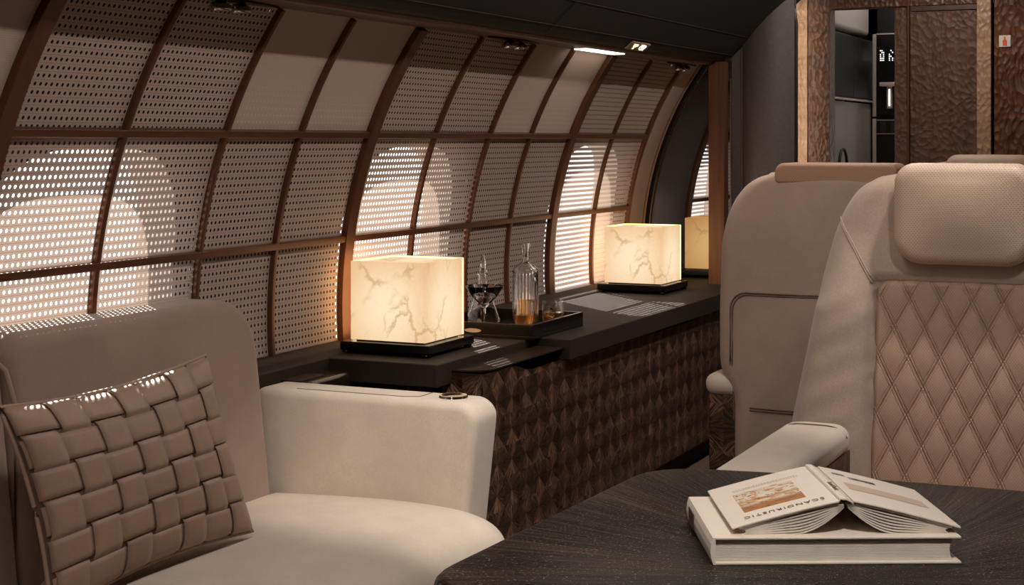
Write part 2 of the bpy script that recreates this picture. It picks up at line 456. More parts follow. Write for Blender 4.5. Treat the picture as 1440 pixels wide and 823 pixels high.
# ------------------------------------------------------------------ lattice screens
HB, H1, H2, HT = .645, .943, 1.24, 1.535
sb, s1, s2, st = s_of(HB), s_of(H1), s_of(H2), s_of(HT)
def strip(g, y0, y1, sa, sc_, o0=-.016, o1=.004, n=None):
    n = n or max(1, int((sc_ - sa) / .04)); v = []
    for j in range(n + 1):
        s_ = sa + (sc_ - sa) * j / n
        for y, o in ((y0, o0), (y1, o0), (y1, o1), (y0, o1)):
            x, z = prof(s_, o); v.append((x, y, z))
    f = [(j * 4 + k, j * 4 + (k + 1) % 4, j * 4 + 4 + (k + 1) % 4, j * 4 + 4 + k) for j in range(n) for k in range(4)]
    f += [(3, 2, 1, 0), (4 * n, 4 * n + 1, 4 * n + 2, 4 * n + 3)]
    g.add(v, f)
def bay(ys, label, wide=(.030, .030), solid_cols=(2, 3), lastthick=False):
    t = thing('window_screen', label, 'screen', (0, 0, 0), 0, 'woven lattice screens along the cabin wall')
    n = len(ys) - 1
    g = G()
    for i, y in enumerate(ys[:-1] if not lastthick else ys):
        w = .024 if i == 0 else .0075
        if lastthick and i == n: w = .012
        strip(g, y - w if i or not lastthick is None else y, y + w, sb - .02, st, -.018 if i == 0 else -.014, .004)
    for s_, w in ((s1, .009), (s2, .009)):
        strip(g, ys[0], ys[-1], s_ - w, s_ + w, -.015, .004, 1)
    g.build('lattice_frame', M_BRONZE, t, bevel=.0015, seg=1)
    g = G(); strip(g, ys[0], ys[-1], sb - .022, sb - .004, -.022, .004, 1)
    g.build('bottom_rail', M_BRONZE, t, bevel=.002, seg=1)
    rows = ((sb, s1), (s1, s2), (s2, st))
    for i in range(n):
        for j, (a, b) in enumerate(rows):
            solid = (j == 2 and i in solid_cols)
            ya, yb = ys[i], ys[i + 1]; nn = 10
            v = []; uv = []
            # the panel is a few millimetres thick at its rim
            for q in range(nn + 1):
                s_ = a + (b - a) * q / nn; x, z = prof(s_, 0)
                for y in (ya, yb): v.append((x, y, z)); uv.append((y, s_))
            f = [(q * 2, q * 2 + 1, q * 2 + 3, q * 2 + 2) for q in range(nn)]
            p = mesh('plain_panel' if solid else 'perforated_panel', v, f, M_PLAIN if solid else M_SCREEN, t, smooth=True, uvs=uv)
            if solid: p['label'] = 'plain woven panel without open holes'
    return t
bay([.95, 1.33, 1.71, 2.045, 2.38], 'lattice screen at the left edge of the photo, only its corner in view')
bay([2.38, 2.76, 3.14, 3.475, 3.845], 'largest lattice screen, behind the sofa and the woven pillow')
bay([3.845, 4.235, 4.62, 4.95, 5.325], 'lattice screen behind the near lamp, the tray and its glassware')
bay([5.325, 5.745, 6.13], 'narrow two-column lattice screen behind the second cube lamp', lastthick=True)
bay([6.93, 7.30, 7.68, 8.02], 'added lattice screen standing in for a mirror image, a sliver beside the walnut post', lastthick=True)  # bay added in place of a mirror reflecting the screens

# sill under the screens
g = G()
pr_ = [(-2.275, .655), (-2.262, .64), (-2.225, .632), (-2.225, .56), (-2.33, .56), (-2.33, .655)]
g.prism([(x, z) for x, z in pr_], .2, 8.2, 'y')
struct(g.build('trim_1', M_COUNTER, bevel=.006))

# arch between the screens and the added bay standing for their mirror image
def arcband(name, ya, yb, o0, o1, mat, sa=s_of(.56), sc_=s_of(1.56), bevel=.004):
    g = G(); strip(g, ya, yb, sa, sc_, o0, o1, 26)
    return struct(g.build(name, mat, bevel=bevel, seg=2))
arcband('trim_2', 6.15, 6.31, -.012, .03, M_FABRIC)
g = G(); g.tube([(prof(s_of(.56) + (s_of(1.55) - s_of(.56)) * k / 30, -.016)[0], 6.313, prof(s_of(.56) + (s_of(1.55) - s_of(.56)) * k / 30, -.016)[1]) for k in range(31)], .005)
struct(g.build('trim_3', M_FABRIC, smooth=True))
arcband('trim_4', 6.32, 6.40, .02, .04, M_MATTE)
arcband('trim_5', 6.40, 6.86, -.02, .03, M_ARCHD, bevel=.012)
arcband('trim_6', 6.86, 6.915, .0, .03, M_MATTE)

# ------------------------------------------------------------------ soffit and overhead
g = G()
g.prism([(-2.10, 1.535), (-1.945, 1.535), (-1.935, 1.545), (-1.935, 1.56), (-2.10, 1.56)], .2, 6.20, 'y')
soff = struct(g.build('trim_7', M_SOFFIT, bevel=.003))
op = [(-1.94, 1.548), (-1.925, 1.545), (-1.905, 1.553), (-1.885, 1.568), (-1.846, 1.604), (-1.75, 1.697), (-1.654, 1.789), (-1.55, 1.88), (-1.42, 1.98), (-1.28, 2.06), (-1.1, 2.125)]
g = G()
n = len(op)
g.add([(x, y, z) for y in (.2, 6.45) for x, z in op] + [(x - .012, y, z + .02) for y in (.2, 6.45) for x, z in op],
      [(i, i + 1, n + i + 1, n + i) for i in range(n - 1)] + [(2 * n + i + 1, 2 * n + i, 3 * n + i, 3 * n + i + 1) for i in range(n - 1)])
struct(g.build('ceiling_overhead', M_DARKPANEL, smooth=True))
# stitched seams across the overhead lining
g = G()
for y in (4.4, ):
    g.tube([(x + .002, y, z - .002) for x, z in op[2:]], .0016, 5)
for f_ in (.03, .35):
    a = op[3]; b = op[6]; x, z = a[0] + (b[0] - a[0]) * f_, a[1] + (b[1] - a[1]) * f_
    g.tube([(x + .001, .3, z - .001), (x + .001, 6.4, z - .001)], .0014, 5)
struct(g.build('trim_8', M_STITCH, smooth=True))

def reading_light(y, x, label):
    t = thing('reading_light', label, 'light', (x, y, 1.535), 0, 'chrome reading lights in the soffit'); t.scale = (1.25, 1.25, 1.5)
    # boat-shaped recess plate
    pts = [(.020 * sin(PI * k / 16) , -.155 + .31 * k / 16) for k in range(17)] + [(-.020 * sin(PI * k / 16), .155 - .31 * k / 16) for k in range(1, 16)]
    G().prism(pts, -.0035, .002).build('recess_plate', M_BLACK, t)
    for dy in (-.03, .03):
        G().lathe([(.008, -.004), (.013, -.006), (.020, -.012), (.021, -.016), (.018, -.019), (.012, -.017), (.001, -.016)], 24, (0, dy, 0)).build('chrome_ring', M_CHROME, t, smooth=True)
    G().tube([(0, -.03, -.006), (0, .03, -.006)], .005).build('bridge', M_CHROME, t, smooth=True)
    return t
reading_light(2.90, -2.020, 'chrome reading light cut by the top edge of the photo')
reading_light(4.42, -2.020, 'chrome reading light above the glassware, left of the glowing strip light')
reading_light(6.10, -2.035, 'smallest chrome reading light, at the far end of the soffit')

t = thing('strip_light', 'glowing white strip light set in the wooden soffit', 'light', (-2.0, 5.10, 1.535))
pts = [(-.030, -.17), (-.024, -.185), (.018, -.185), (.026, -.17), (.026, .17), (.018, .185), (-.024, .185), (-.030, .17)]
G().prism([(x * 1.35, y * 1.06) for x, y in pts], -.002, .004).build('bezel', M_SOFFIT, t)
G().prism(pts, -.0045, .004).build('diffuser', emit('strip_glow', (1, .86, .72, 1), 5), t)

# seat-belt sign on the overhead slope
t = bpy.data.objects.new('indicator_sign', None); COL.objects.link(t)
tag(t, 'small lit indicator sign with two glowing icons on the dark overhead', 'sign')
t.location = (-1.900, 5.20, 1.5545); t.scale = (.72, .9, .8); t.rotation_euler = (0, math.radians(-44 + 180), 0)
t.rotation_euler = (0, math.radians(142), 0)
G().box(-.027, .027, -.10, .10, -.002, .006).build('plate', plain('sign_plate', lin(150, 130, 112), .4, var=0), t, bevel=.002)
gl = emit('icon_glow', (1, .62, .30, 1), 3.2); glw = emit('icon_glow_white', (1, .88, .72, 1), 2.5)
for dy in (-.045, .045):
    g = G()
    g.lathe([(.0001, .0075), (.007, .0075), (.007, .0065)], 14, (.012, dy + .004, 0))
    g.prism([(-.016, dy - .026), (-.016, dy + .022), (-.006, dy + .030), (.004, dy + .012), (.002, dy - .012), (-.010, dy - .016)], .0062, .0075)
    g.build('icon', gl, t)
g = G()
g.tube([(-.018, .012, .0072), (.018, .076, .0072)], .0016, 5)
g.tube([(.0, .045 + .024 * 1, .0072)] + [(.017 * sin(a * PI / 10), .045 + .028 * cos(a * PI / 10), .0072) for a in range(1, 20)], .0014, 5, True)
g.build('prohibition_ring', glw, t)

# ------------------------------------------------------------------ bulkhead at the far end
post = G().box(-1.955, -1.888, 6.20, 6.26, .60, 1.545)
struct(post.build('trim_9', M_POST, bevel=.002))
# dark leather pilaster
def pil(u, v):
    x = -1.888 + (.27) * u
    y = 6.30
    if u > .17: y = 6.30 - .055 * (1 - ((u - .60) / .43) ** 2 * .98)
    z = v * 2.0
    return (x, y, z)
g = G(); g.grid(pil, 48, 4)
g.add([(-1.618, 6.30, 0), (-1.618, 6.32, 0), (-1.618, 6.32, 2), (-1.618, 6.30, 2)], [(0, 1, 2, 3)])
struct(g.build('wall_bulkhead', M_TEXTILE, smooth=True))
g = G(); g.tube([(-1.842, 6.298, .1), (-1.842, 6.298, 1.62)], .004, 6); g.tube([(-1.882, 6.297, .1), (-1.882, 6.297, 1.6)], .002, 5)
struct(g.build('trim_10', M_SEAM, smooth=True))
g = G(); g.tube([(-1.614, 6.30, 0), (-1.614, 6.30, 1.70), (-1.622, 6.30, 1.76), (-1.645, 6.30, 1.80), (-1.69, 6.30, 1.83)], .008, 8)
struct(g.build('trim_11', plain('rubber_edge', lin(30, 28, 28), .35), smooth=True))
# frame around the galley opening
YB = 6.72
HZ = 1.79
struct(G().box(-1.90, -1.672, YB, YB + .10, 0, 2.12).build('wall_far', M_HAML))
struct(G().box(-1.668, -1.573, YB - .004, YB + .10, 0, HZ + .3).build('trim_12', M_HAM, bevel=.003))
struct(G().box(-1.573, -.88, YB - .002, YB + .10, HZ, 2.12).build('trim_13', M_HAM, bevel=.003))
struct(G().box(-1.299, -1.244, YB + .01, YB + .10, 0, HZ).build('trim_14', M_HAMD, bevel=.003))
struct(G().box(-1.243, -1.234, YB - .006, YB + .02, 0, HZ + .05).build('trim_15', M_BRONZE, bevel=.002))
d = struct(G().box(-1.232, -.956, YB + .004, YB + .05, 0, 1.765).build('door_1', M_HAMD, bevel=.002))
G().box(-1.232, -.956, YB + .003, YB + .05, 1.768, 1.86).build('door_rail', wood('door_rail_wood', lin(58, 36, 24), lin(86, 54, 36), 2, .6), d, bevel=.002)
struct(G().box(-.954, -.897, YB - .03, YB + .10, 0, 2.12).build('trim_16', M_HAML, bevel=.003))
struct(G().box(-.888, 1.0, YB - .006, YB + .10, 0, 2.12).build('wall_front', M_HAMC, bevel=.003))
struct(G().box(-.899, -.885, YB + .02, YB + .10, 0, 2.12).build('trim_17', M_MATTE))
# LED strip behind the pilaster edge that grazes the wood
t = thing('led_strip', 'slim warm light strip glowing between dark pilaster and hammered wood', 'light', (-1.705, 6.60, 0))
G().box(-.012, .012, -.006, .006, .0, 1.88).build('profile', M_STEEL, t)
G().box(-.008, .008, .006, .010, .06, 1.86).build('diffuser', emit('led_glow', (1, .84, .68, 1), 15), t)
t = thing('corner_downlight', 'bright little round light at the top of the dark pilaster', 'light', (-1.668, 6.40, 1.812))
G().lathe([(.022, .03), (.022, .0), (.017, -.002), (.015, .004)], 20).build('ring', M_CHROME, t, smooth=True)
G().lathe([(.001, .003), (.015, .003), (.015, .006)], 20).build('lens', emit('down_glow', (1, .92, .85, 1), 9), t)

t = thing('extinguisher_sign', 'small white square sign with an orange extinguisher icon', 'sign', (-.8445, YB - .008, 1.631))
G().box(-.0235, .0235, -.003, .002, -.024, .024).build('plate', plain('white_plate', lin(226, 214, 204), .5, var=0), t, bevel=.0015)
og = plain('orange_print', lin(226, 92, 48), .5, var=0)
G().prism([(-.008, -.019), (.008, -.019), (.009, .000), (.005, .007), (.003, .009), (.003, .015), (.006, .018), (-.006, .018), (-.003, .014), (-.003, .009), (-.006, .006), (-.009, 0)], -.0042, -.0028, 'y').build('icon', og, t)

# ------------------------------------------------------------------ galley behind the opening
GX = -1.70
M_GAL = plain('galley_grey', lin(150, 142, 136), .35, .0, var=.02)
M_GALD = plain('galley_dark', lin(12, 11, 10), .5, var=0, spec=.25)
struct(G().box(-2.5, 0, 9.15, 9.2, 0, 2.12).build('wall_galley', M_GALD))
struct(G().box(GX - .35, GX - .30, YB + .1, 8.9, 0, 2.12).build('wall_galley_side', M_GAL))
t = thing('galley_cabinet', 'black wall cabinet hanging in the galley seen through the opening', 'cabinet', (GX, 7.5, 1.43))
G().box(-.29, 0, -.65, .69, 0, .31).build('cabinet_body', M_GALD, t, bevel=.003)
for k in range(3):
    G().box(0.0, .008, -.64 + k * .44, -.205 + k * .44, .005, .305).build('cabinet_door', M_GALD, t, bevel=.002)
G().box(-.01, .012, -.65, .68, -.012, -.002).build('lower_edge', M_STEEL, t)
t = tag(G().box(GX - .29, GX, YB + .12, 8.15, 1.755, 2.1).build('overhead_bin', M_GAL, bevel=.03, seg=4), 'rounded grey bin above the black cabinets in the galley', 'cabinet')
t = tag(G().box(GX - .03, GX - .002, YB + .12, 8.19, .95, 1.41).build('splashback', M_GAL), 'brushed grey splashback panel under the galley cabinets', 'panel')
t = tag(G().box(GX - .29, GX + .10, YB + .12, 8.16, .0, .94).build('galley_base_cabinet', M_GALD, bevel=.004), 'dark base cabinet under the grey galley splashback', 'cabinet')
t = thing('faucet', 'arched dark faucet standing in front of the galley splashback', 'faucet', (GX + .02, 7.45, .94))
G().tube([(0, -.08, 0), (0, -.08, .16)] + [(0, -.08 * cos(a * PI / 12), .16 + .08 * sin(a * PI / 12)) for a in range(1, 13)] + [(0, .08, .12)], .007, 8).build('spout', M_GALD, t, smooth=True)
G().lathe([(.02, 0), (.02, .012), (.010, .02)], 16, (0, -.08, 0)).build('base', M_GALD, t, smooth=True)
t = thing('ceiling_light', 'white light panel in the galley ceiling, top corner in view', 'light', (-1.50, 7.55, 2.10))
G().box(-.13, .25, -.5, .62, -.01, .018).build('frame', M_STEEL, t)
G().box(-.12, .24, -.49, .61, -.014, -.005).build('diffuser', emit('galley_glow', (1, .93, .86, 1), 4.5), t)
# coffee machine tower
t = thing('coffee_tower', 'tall black galley tower with built-in coffee machine and steel edge', 'appliance', (-1.684, 8.2, 0))
G().box(.012, .55, 0, .5, 0, 2.1).build('tower_body', M_GALD, t, bevel=.002)
G().box(-.010, .010, -.012, .4, 1.345, 1.775).build('steel_edge', M_STEEL, t, bevel=.002)
G().box(-.010, .010, -.012, .4, .6, 1.335).build('steel_edge', M_STEEL, t, bevel=.002)
G().box(.012, .55, -.012, .0, 1.35, 1.772).build('machine_front', M_BLACK, t, bevel=.002)
G().box(.012, .55, -.008, .0, .9, 1.335).build('oven_front', M_BLACK, t, bevel=.002)
G().box(.012, .55, -.016, -.006, 1.772, 1.778).build('top_trim', M_STEEL, t)
G().box(.012, .55, -.014, -.006, 1.325, 1.329).build('middle_trim', M_STEEL, t)
G().box(.012, .55, -.014, -.006, 1.255, 1.258).build('lower_trim', M_STEEL, t)
dsp = emit('display_glow', (1, .95, .9, 1), 1.6)
random.seed(3)
for cx in (.042, .088):
    g = G()
    for r_ in range(6):
        for c_ in range(3):
            if random.random() < .7: g.box(cx - .012 + c_ * .008, cx - .007 + c_ * .008, -.0145, -.0125, 1.635 + r_ * .010, 1.641 + r_ * .010)
    g.build('display', dsp, t)
G().lathe([(.012, -.02), (.013, -.005), (.013, .01)], 16, (0, 0, 0)).build('knob', M_STEEL, t, smooth=True).location = (.118, -.02, 1.64)
G().box(.035, .118, -.06, -.012, 1.50, 1.522).build('spout_head', M_STEEL, t, bevel=.003)
G().box(.070, .098, -.045, -.012, 1.385, 1.50).build('spout_column', M_STEEL, t, bevel=.003)
G().box(.082, .087, -.048, -.044, 1.40, 1.485).build('spout_glow', emit('spout_glow', (1, 1, 1, 1), 4), t)
M_GRI = plain('grille', lin(70, 62, 58), .4, .5, var=0)
for gx in (.035, .085):
    g = G()
    for r_ in range(9): g.box(gx, gx + .025, -.0100, -.0085, 1.265 + r_ * .0065, 1.268 + r_ * .0065)
    g.build('vent_grille', M_GRI, t)

# ------------------------------------------------------------------ credenza with faceted veneer
def faceted(origin, du, dv, dn, nu, nv, p, q, depth, name, parent, u0=0, umax=None, vmax=None, top=None):
    """rhombic pyramids whose corners meet in eight-rayed stars"""
    o, du, dv, dn = map(Vector, (origin, du, dv, dn))
    v = []; f = []; uv = []; ix = {}
    def V(a, b, h):
        k = (round(a * 2), round(b * 2))
        if k not in ix:
            A = a * p; B = b * q
            if umax is not None: A = min(A, umax)
            if vmax is not None: B = min(B, vmax)
            if top is not None: B = min(B, top(A))
            ix[k] = len(v); v.append(o + du * A + dv * B + dn * h); uv.append((a, b))
        return ix[k]
    for i in range(nu):
        for j in range(nv):
            c = V(i + .5, j + .5, 0)
            cs = [V(i, j, 0), V(i + 1, j, 0), V(i + 1, j + 1, 0), V(i, j + 1, 0)]
            es = [V(i + .5, j, depth), V(i + 1, j + .5, depth), V(i + .5, j + 1, depth), V(i, j + .5, depth)]
            for k in range(4):
                f.append((c, cs[k], es[k])); f.append((c, es[k], cs[(k + 1) % 4]))
    return mesh(name, v, f, M_STAR, parent, uvs=uv)
cr = thing('credenza', 'long low credenza faced with dark star-pattern wood veneer', 'cabinet', (-1.80, 3.74, 0))
# local: x 0 is the front plane, y along the cabin
G().box(-.44, -.006, .006, 2.45, .08, .565).build('carcass', M_MATTE, cr)
G().box(-.43, -.05, .02, 2.44, 0, .08).build('plinth', M_MATTE, cr)
PY, PQ = .0945, .0855
def dip(y0, y1, lo=.045, r=.10):
    def f_(A):
        if A < y0 or A > y1: return 0
        return -lo * min(1, (A - y0) / r, (y1 - A) / r)
    return f_
for y0, ncol, dp in ((0.0, 13, dip(.20, 1.0, .026)), (1.2285 + .004, 13, dip(.0, .62, .04))):
    faceted((-.005, y0, .085), (0, 1, 0), (0, 0, 1), (1, 0, 0), ncol * 1, 6, PY, PQ, .0035, 'door_front', cr, top=lambda A, dp=dp: .513 + dp(A))
faceted((-.121, .002, .085), (1, 0, 0), (0, 0, 1), (0, -1, 0), 1, 4, .117, .13, .006, 'corner_front', cr, vmax=.515)
G().box(-.47, -.121, .0, .02, .08, .55).build('end_panel', M_STAR, cr)
# rounded cap over the corner
pts = [(-.12, .0)] + [(-.12 + .12 * sin(a * PI / 20), .07 - .07 * cos(a * PI / 20)) for a in range(1, 11)] + [(.0, .60), (-.12, .60)]
G().prism(pts, .602, .606).build('corner_cap', plain('cap_wood', lin(48, 34, 27), .3, var=.1), cr)
# worktop: set back at the near end
g = G()
g.prism([(-2.243, 3.655), (-1.895, 3.655), (-1.895, 4.29), (-1.78, 4.29), (-1.78, 6.19), (-1.96, 6.19), (-1.96, 6.82), (-2.243, 6.82)], .568, .63)
tag(g.build('worktop', M_COUNTER, bevel=.004), 'dark grey leather-topped counter running along the window wall', 'counter')
# side console between the sofa and the counter
t = thing('side_console', 'low glossy dark console with rounded end between sofa arm and counter', 'console', (-2.22, 3.52, 0))
def rr(x0, x1, y0, y1, r, n=6):
    out = []
    for cx, cy, a0 in ((x1 - r, y1 - r, 0), (x0 + r, y1 - r, 90), (x0 + r, y0 + r, 180), (x1 - r, y0 + r, 270)):
        for k in range(n + 1):
            a = math.radians(a0 + 90 * k / n); out.append((cx + r * cos(a), cy + r * sin(a)))
    return out
M_CONS = plain('console_lacquer', lin(38, 30, 26), .22, var=.05, spec=.6)
G().prism(rr(-.06, .08, -.11, .128, .035), .30, .548).build('console_body', M_CONS, t, bevel=.01)
G().prism(rr(-.06, .08, -.11, .130, .035), .552, .600).build('console_lid', M_CONS, t, bevel=.012, seg=4)
G().prism(rr(-.05, .05, -.10, .03, .01), .600, .603).build('console_inset', M_COUNTER, t, bevel=.001)

# ------------------------------------------------------------------ lamps
def lamp(x, y, z, label, mat, s=.235, rz=0):
    t = thing('cube_lamp', label, 'lamp', (x, y, z), rz, 'glowing alabaster cube lamps')
    h = s / 2; H = .218; z0 = .038
    G().box(-h - .022, h + .022, -h - .022, h + .022, .010, .034).build('base_tray', M_BLACK, t, bevel=.003)
    for dx in (-1, 1):
        for dy in (-1, 1):
            G().lathe([(.010, 0), (.012, .003), (.012, .009), (.009, .011)], 16, (dx * (h + .008), dy * (h + .008), 0)).build('foot', M_BLACK, t, smooth=True)
    G().box(-h + .012, h - .012, -h + .012, h - .012, .034, z0 + .01).build('socket_plate', M_BLACK, t)
    th = .010
    # five slabs of stone, mitred with a small step so that the joints read
    G().box(-h, h, -h, -h + th, z0, z0 + H).build('shade_panel', mat, t, bevel=.0012, seg=1)
    mb = M_LAMPB if mat is M_LAMP else mat  # panels turned to the wall are boosted to throw more warm light
    G().box(-h, h, h - th, h, z0, z0 + H).build('shade_panel', mb, t, bevel=.0012, seg=1)
    G().box(h - th, h, -h + th, h - th, z0, z0 + H).build('shade_panel', mat, t, bevel=.0012, seg=1)
    G().box(-h, -h + th, -h + th, h - th, z0, z0 + H).build('shade_panel', mb, t, bevel=.0012, seg=1)
    G().box(-h + th, h - th, -h + th, h - th, z0 + H - th - .004, z0 + H - .004).build('shade_top', mat, t)
    return t
lamp(-1.99 - .1175, 3.77 + .1175, .630, 'nearest and largest glowing cube lamp, left of the tray', M_LAMP)
lamp(-1.985 - .1175, 5.70 + .1175, .630, 'middle glowing cube lamp, right of the tray of glassware', M_LAMP)
lamp(-2.147 + .1175, 6.47 + .1175, .630, 'dim amber cube lamp standing in for a mirror reflection, cut by the walnut post', M_LAMPD)  # added in place of the middle lamp's reflection in a mirror

# ------------------------------------------------------------------ tray and glassware
TX0, TX1, TY0, TY1, TZ = -2.215, -1.872, 4.225, 4.62, .630
t = thing('serving_tray', 'black lacquered tray carrying the decanters and glasses', 'tray', ((TX0 + TX1) / 2, (TY0 + TY1) / 2, TZ))
hx, hy = (TX1 - TX0) / 2, (TY1 - TY0) / 2
G().box(-hx, hx, -hy, hy, 0, .010).build('tray_floor', M_BLACK, t, bevel=.001)
g = G()
g.box(-hx, hx, -hy, -hy + .010, .010, .045); g.box(-hx, hx, hy - .010, hy, .010, .045)
g.box(-hx, -hx + .010, -hy + .01, hy - .01, .010, .045); g.box(hx - .010, hx, -hy + .01, hy - .01, .010, .045)
g.build('tray_rim', M_BLACK, t, bevel=.0015)
g = G(); g.prism([(.028 * cos(a * PI / 12), .006 * sin(a * PI / 12)) for a in range(24)], -hy - .003, -hy + .001, 'y')
hd = g.build('tray_handle', M_STEEL, t); hd.location = (-.025, 0, .020)
FZ = TZ + .010
def lathe_shell(prof_o, prof_i, n=40): # closed glass wall
    return G().lathe(prof_o + prof_i[::-1], n)
# conical decanter
t = thing('conical_decanter', 'clear conical glass decanter with a pointed stopper', 'decanter', (-2.135, 4.43, FZ), 0, 'glassware on the tray')
o_ = [(.001, 0), (.050, 0), (.057, .004), (.058, .012), (.050, .030), (.030, .085), (.018, .115), (.0135, .125), (.0135, .155), (.019, .160), (.019, .164)]
i_ = [(.001, .006), (.048, .006), (.054, .012), (.048, .028), (.028, .084), (.0155, .115), (.011, .126), (.011, .156), (.015, .164)]
lathe_shell(o_, i_).build('bottle_body', M_GLASS, t, smooth=True)
G().lathe([(.001, .150), (.009, .150), (.010, .166), (.016, .170), (.010, .175), (.009, .180), (.010, .190), (.008, .208), (.001, .226)], 24).build('stopper', M_GLASS, t, smooth=True)
# martini glass
t = thing('martini_glass', 'martini glass with a pick of olives in front of the conical decanter', 'glass', (-2.075, 4.318, FZ), 0, 'glassware on the tray')
o_ = [(.001, 0), (.034, 0), (.034, .002), (.010, .005), (.004, .012), (.0035, .060), (.005, .068), (.020, .084), (.040, .104), (.0605, .136)]
i_ = [(.001, .074), (.018, .086), (.038, .106), (.0590, .136)]
lathe_shell(o_, i_, 48).build('bowl_and_stem', M_GLASS, t, smooth=True)
def ball(g, c, r, n=12, k=1.0):
    g.lathe([(max(1e-5, r * sin(PI * i / n)), -r * k * cos(PI * i / n)) for i in range(n + 1)], 16, c)
for k_, (x, z) in enumerate(((-.010, .092), (.012, .122), (.024, .132))):
    g = G(); ball(g, (x, -.006, z), .0092); g.build('olive', M_OLIVE, t, smooth=True)
G().tube([(-.022, -.006, .082), (.050, -.006, .152)], .0009, 5).build('cocktail_pick', M_STEEL, t, smooth=True)
# ribbed bottle
t = thing('ribbed_decanter', 'tall ribbed glass bottle a third full of whisky', 'decanter', (-2.03, 4.525, FZ), 0, 'glassware on the tray')
NB = 96
def ribbed(prof_, n=NB, amp=.0009, inner=False):
    g = G(); v = []
    for r, z, rib in prof_:
        for k in range(n):
            rr_ = r + (amp if rib else 0) * (1 if k % 4 < 2 else -1); v.append((rr_ * cos(2 * PI * k / n), rr_ * sin(2 * PI * k / n), z))
    m = len(prof_)
    return g.add(v, [(i * n + k, i * n + (k + 1) % n, (i + 1) * n + (k + 1) % n, (i + 1) * n + k) for i in range(m - 1) for k in range(n)])
pr_ = [(.001, 0, 0), (.038, 0, 0), (.0405, .004, 1)]
for k in range(24):   # fine horizontal and vertical cut of the glass
    z = .006 + k * .0066; pr_ += [(.0412, z, 1), (.0398, z + .0033, 1)]
pr_ += [(.041, .166, 0), (.038, .176, 0), (.024, .188, 0), (.013, .195, 0), (.0105, .203, 0), (.0105, .214, 0), (.013, .218, 0), (.0145, .255, 0)]
inn = [(.012, .255, 0), (.010, .218, 0), (.008, .204, 0), (.010, .193, 0), (.022, .184, 0), (.037, .170, 0), (.037, .008, 0), (.001, .006, 0)]
ribbed(pr_ + inn).build('bottle_body', M_GLASS, t, smooth=True)
G().lathe([(.001, .0072), (.0366, .0085), (.0366, .080), (.001, .080)], 40).build('whisky', M_WHISKY, t, smooth=True)
def tumbler(x, y, label, lv, r=.0315, h=.082):
    t = thing('tumbler', label, 'glass', (x, y, FZ), 0, 'glassware on the tray')
    lathe_shell([(.001, 0), (r - .002, 0), (r, .004), (r, h)], [(.001, .012), (r - .004, .012), (r - .002, .02), (r - .002, h)], 40).build('glass_wall', M_GLASS, t, smooth=True)
    G().lathe([(.001, .0125), (r - .0045, .0130), (r - .0024, .021), (r - .0024, lv), (.001, lv)], 40).build('whisky', M_WHISKY, t, smooth=True)
    return t
tumbler(-1.985, 4.41, 'tumbler of whisky in front of the ribbed bottle', .042)
t2 = tumbler(-1.940, 4.535, 'tumbler of whisky standing right of the ribbed bottle', .040, .034, .074)
g = G(); g.box(-.012, .012, -.012, .012, -.012, .012)
ic = g.build('ice_cube', M_GLASS, t2, bevel=.003); ic.location = (-.006, 0, .036); ic.rotation_euler = (.5, .4, .3)

# ------------------------------------------------------------------ generic soft pad
def pad(outline, yf, yb, r=.02, nring=5, nin=6, name='pad', mat=None, parent=None, plane='xz', crown=0):
    """closed cushion: outline (a,b) points counter-clockwise; thickness along the third axis from yf to yb; rounded rim r"""
    n = len(outline); cx = sum(p[0] for p in outline) / n; cy = sum(p[1] for p in outline) / n
    mn = min(math.hypot(p[0] - cx, p[1] - cy) for p in outline)
    nor = []
    for i in range(n):
        a, b = outline[i - 1], outline[(i + 1) % n]; dx, dy = b[0] - a[0], b[1] - a[1]; L = math.hypot(dx, dy) or 1
        nor.append((dy / L, -dx / L))
    rings = []
    def ring(ins, d, sc_=1):
        out = []
        for (x, y), (nx, ny) in zip(outline, nor):
            x, y = x - nx * ins, y - ny * ins
            out.append((cx + (x - cx) * sc_, cy + (y - cy) * sc_, d))
        return out
    sgn = 1 if yb > yf else -1
    half = min(r, abs(yb - yf) / 2)
    for k in range(nring + 1):
        a = PI / 2 * k / nring; rings.append(ring(r * (1 - sin(a)), yf + sgn * half * (1 - cos(a)) if 0 else yf + sgn * half * (1 - cos(PI / 2 - a)) * 0 + sgn * half * (1 - sin(PI / 2 - a)) ))
    # rings now run from the front rim inwards to the outermost line; build front centre rings before them
    hx_ = max(abs(p[0] - cx) for p in outline) - r; hy_ = max(abs(p[1] - cy) for p in outline) - r
    def crn(p):
        return crown * max(0, 1 - ((p[0] - cx) / hx_) ** 2) * max(0, 1 - ((p[1] - cy) / hy_) ** 2)
    front = [[(p[0], p[1], yf - sgn * crn(p)) for p in ring(r, yf, s_)] for s_ in [(q + 1) / nin for q in range(nin - 1)]]
    rimf = []
    for k in range(nring + 1):
        a = PI / 2 * k / nring
        rimf.append(ring(r * (1 - sin(a)), yf + sgn * half * (1 - cos(a))))
    rimb = []
    for k in range(nring + 1):
        a = PI / 2 * k / nring
        rimb.append(ring(r * (1 - cos(a)), yb - sgn * half * (1 - sin(a))))
    allr = front + rimf + rimb
    def P(a, b, d): return {'xz': (a, d, b), 'xy': (a, b, d), 'yz': (d, a, b)}[plane]
    v = [P(*p) for rg in allr for p in rg]
    f = []
    m = len(allr)
    for i in range(m - 1):
        for k in range(n): f.append((i * n + k, i * n + (k + 1) % n, (i + 1) * n + (k + 1) % n, (i + 1) * n + k))
    v.append(P(cx, cy, yf - sgn * crown)); c = len(v) - 1
    f += [(c, (k + 1) % n, k) for k in range(n)]
    f.append(tuple((m - 1) * n + k for k in range(n))[::-1])
    o = mesh(name, v, f, mat, parent, smooth=True)
    return o
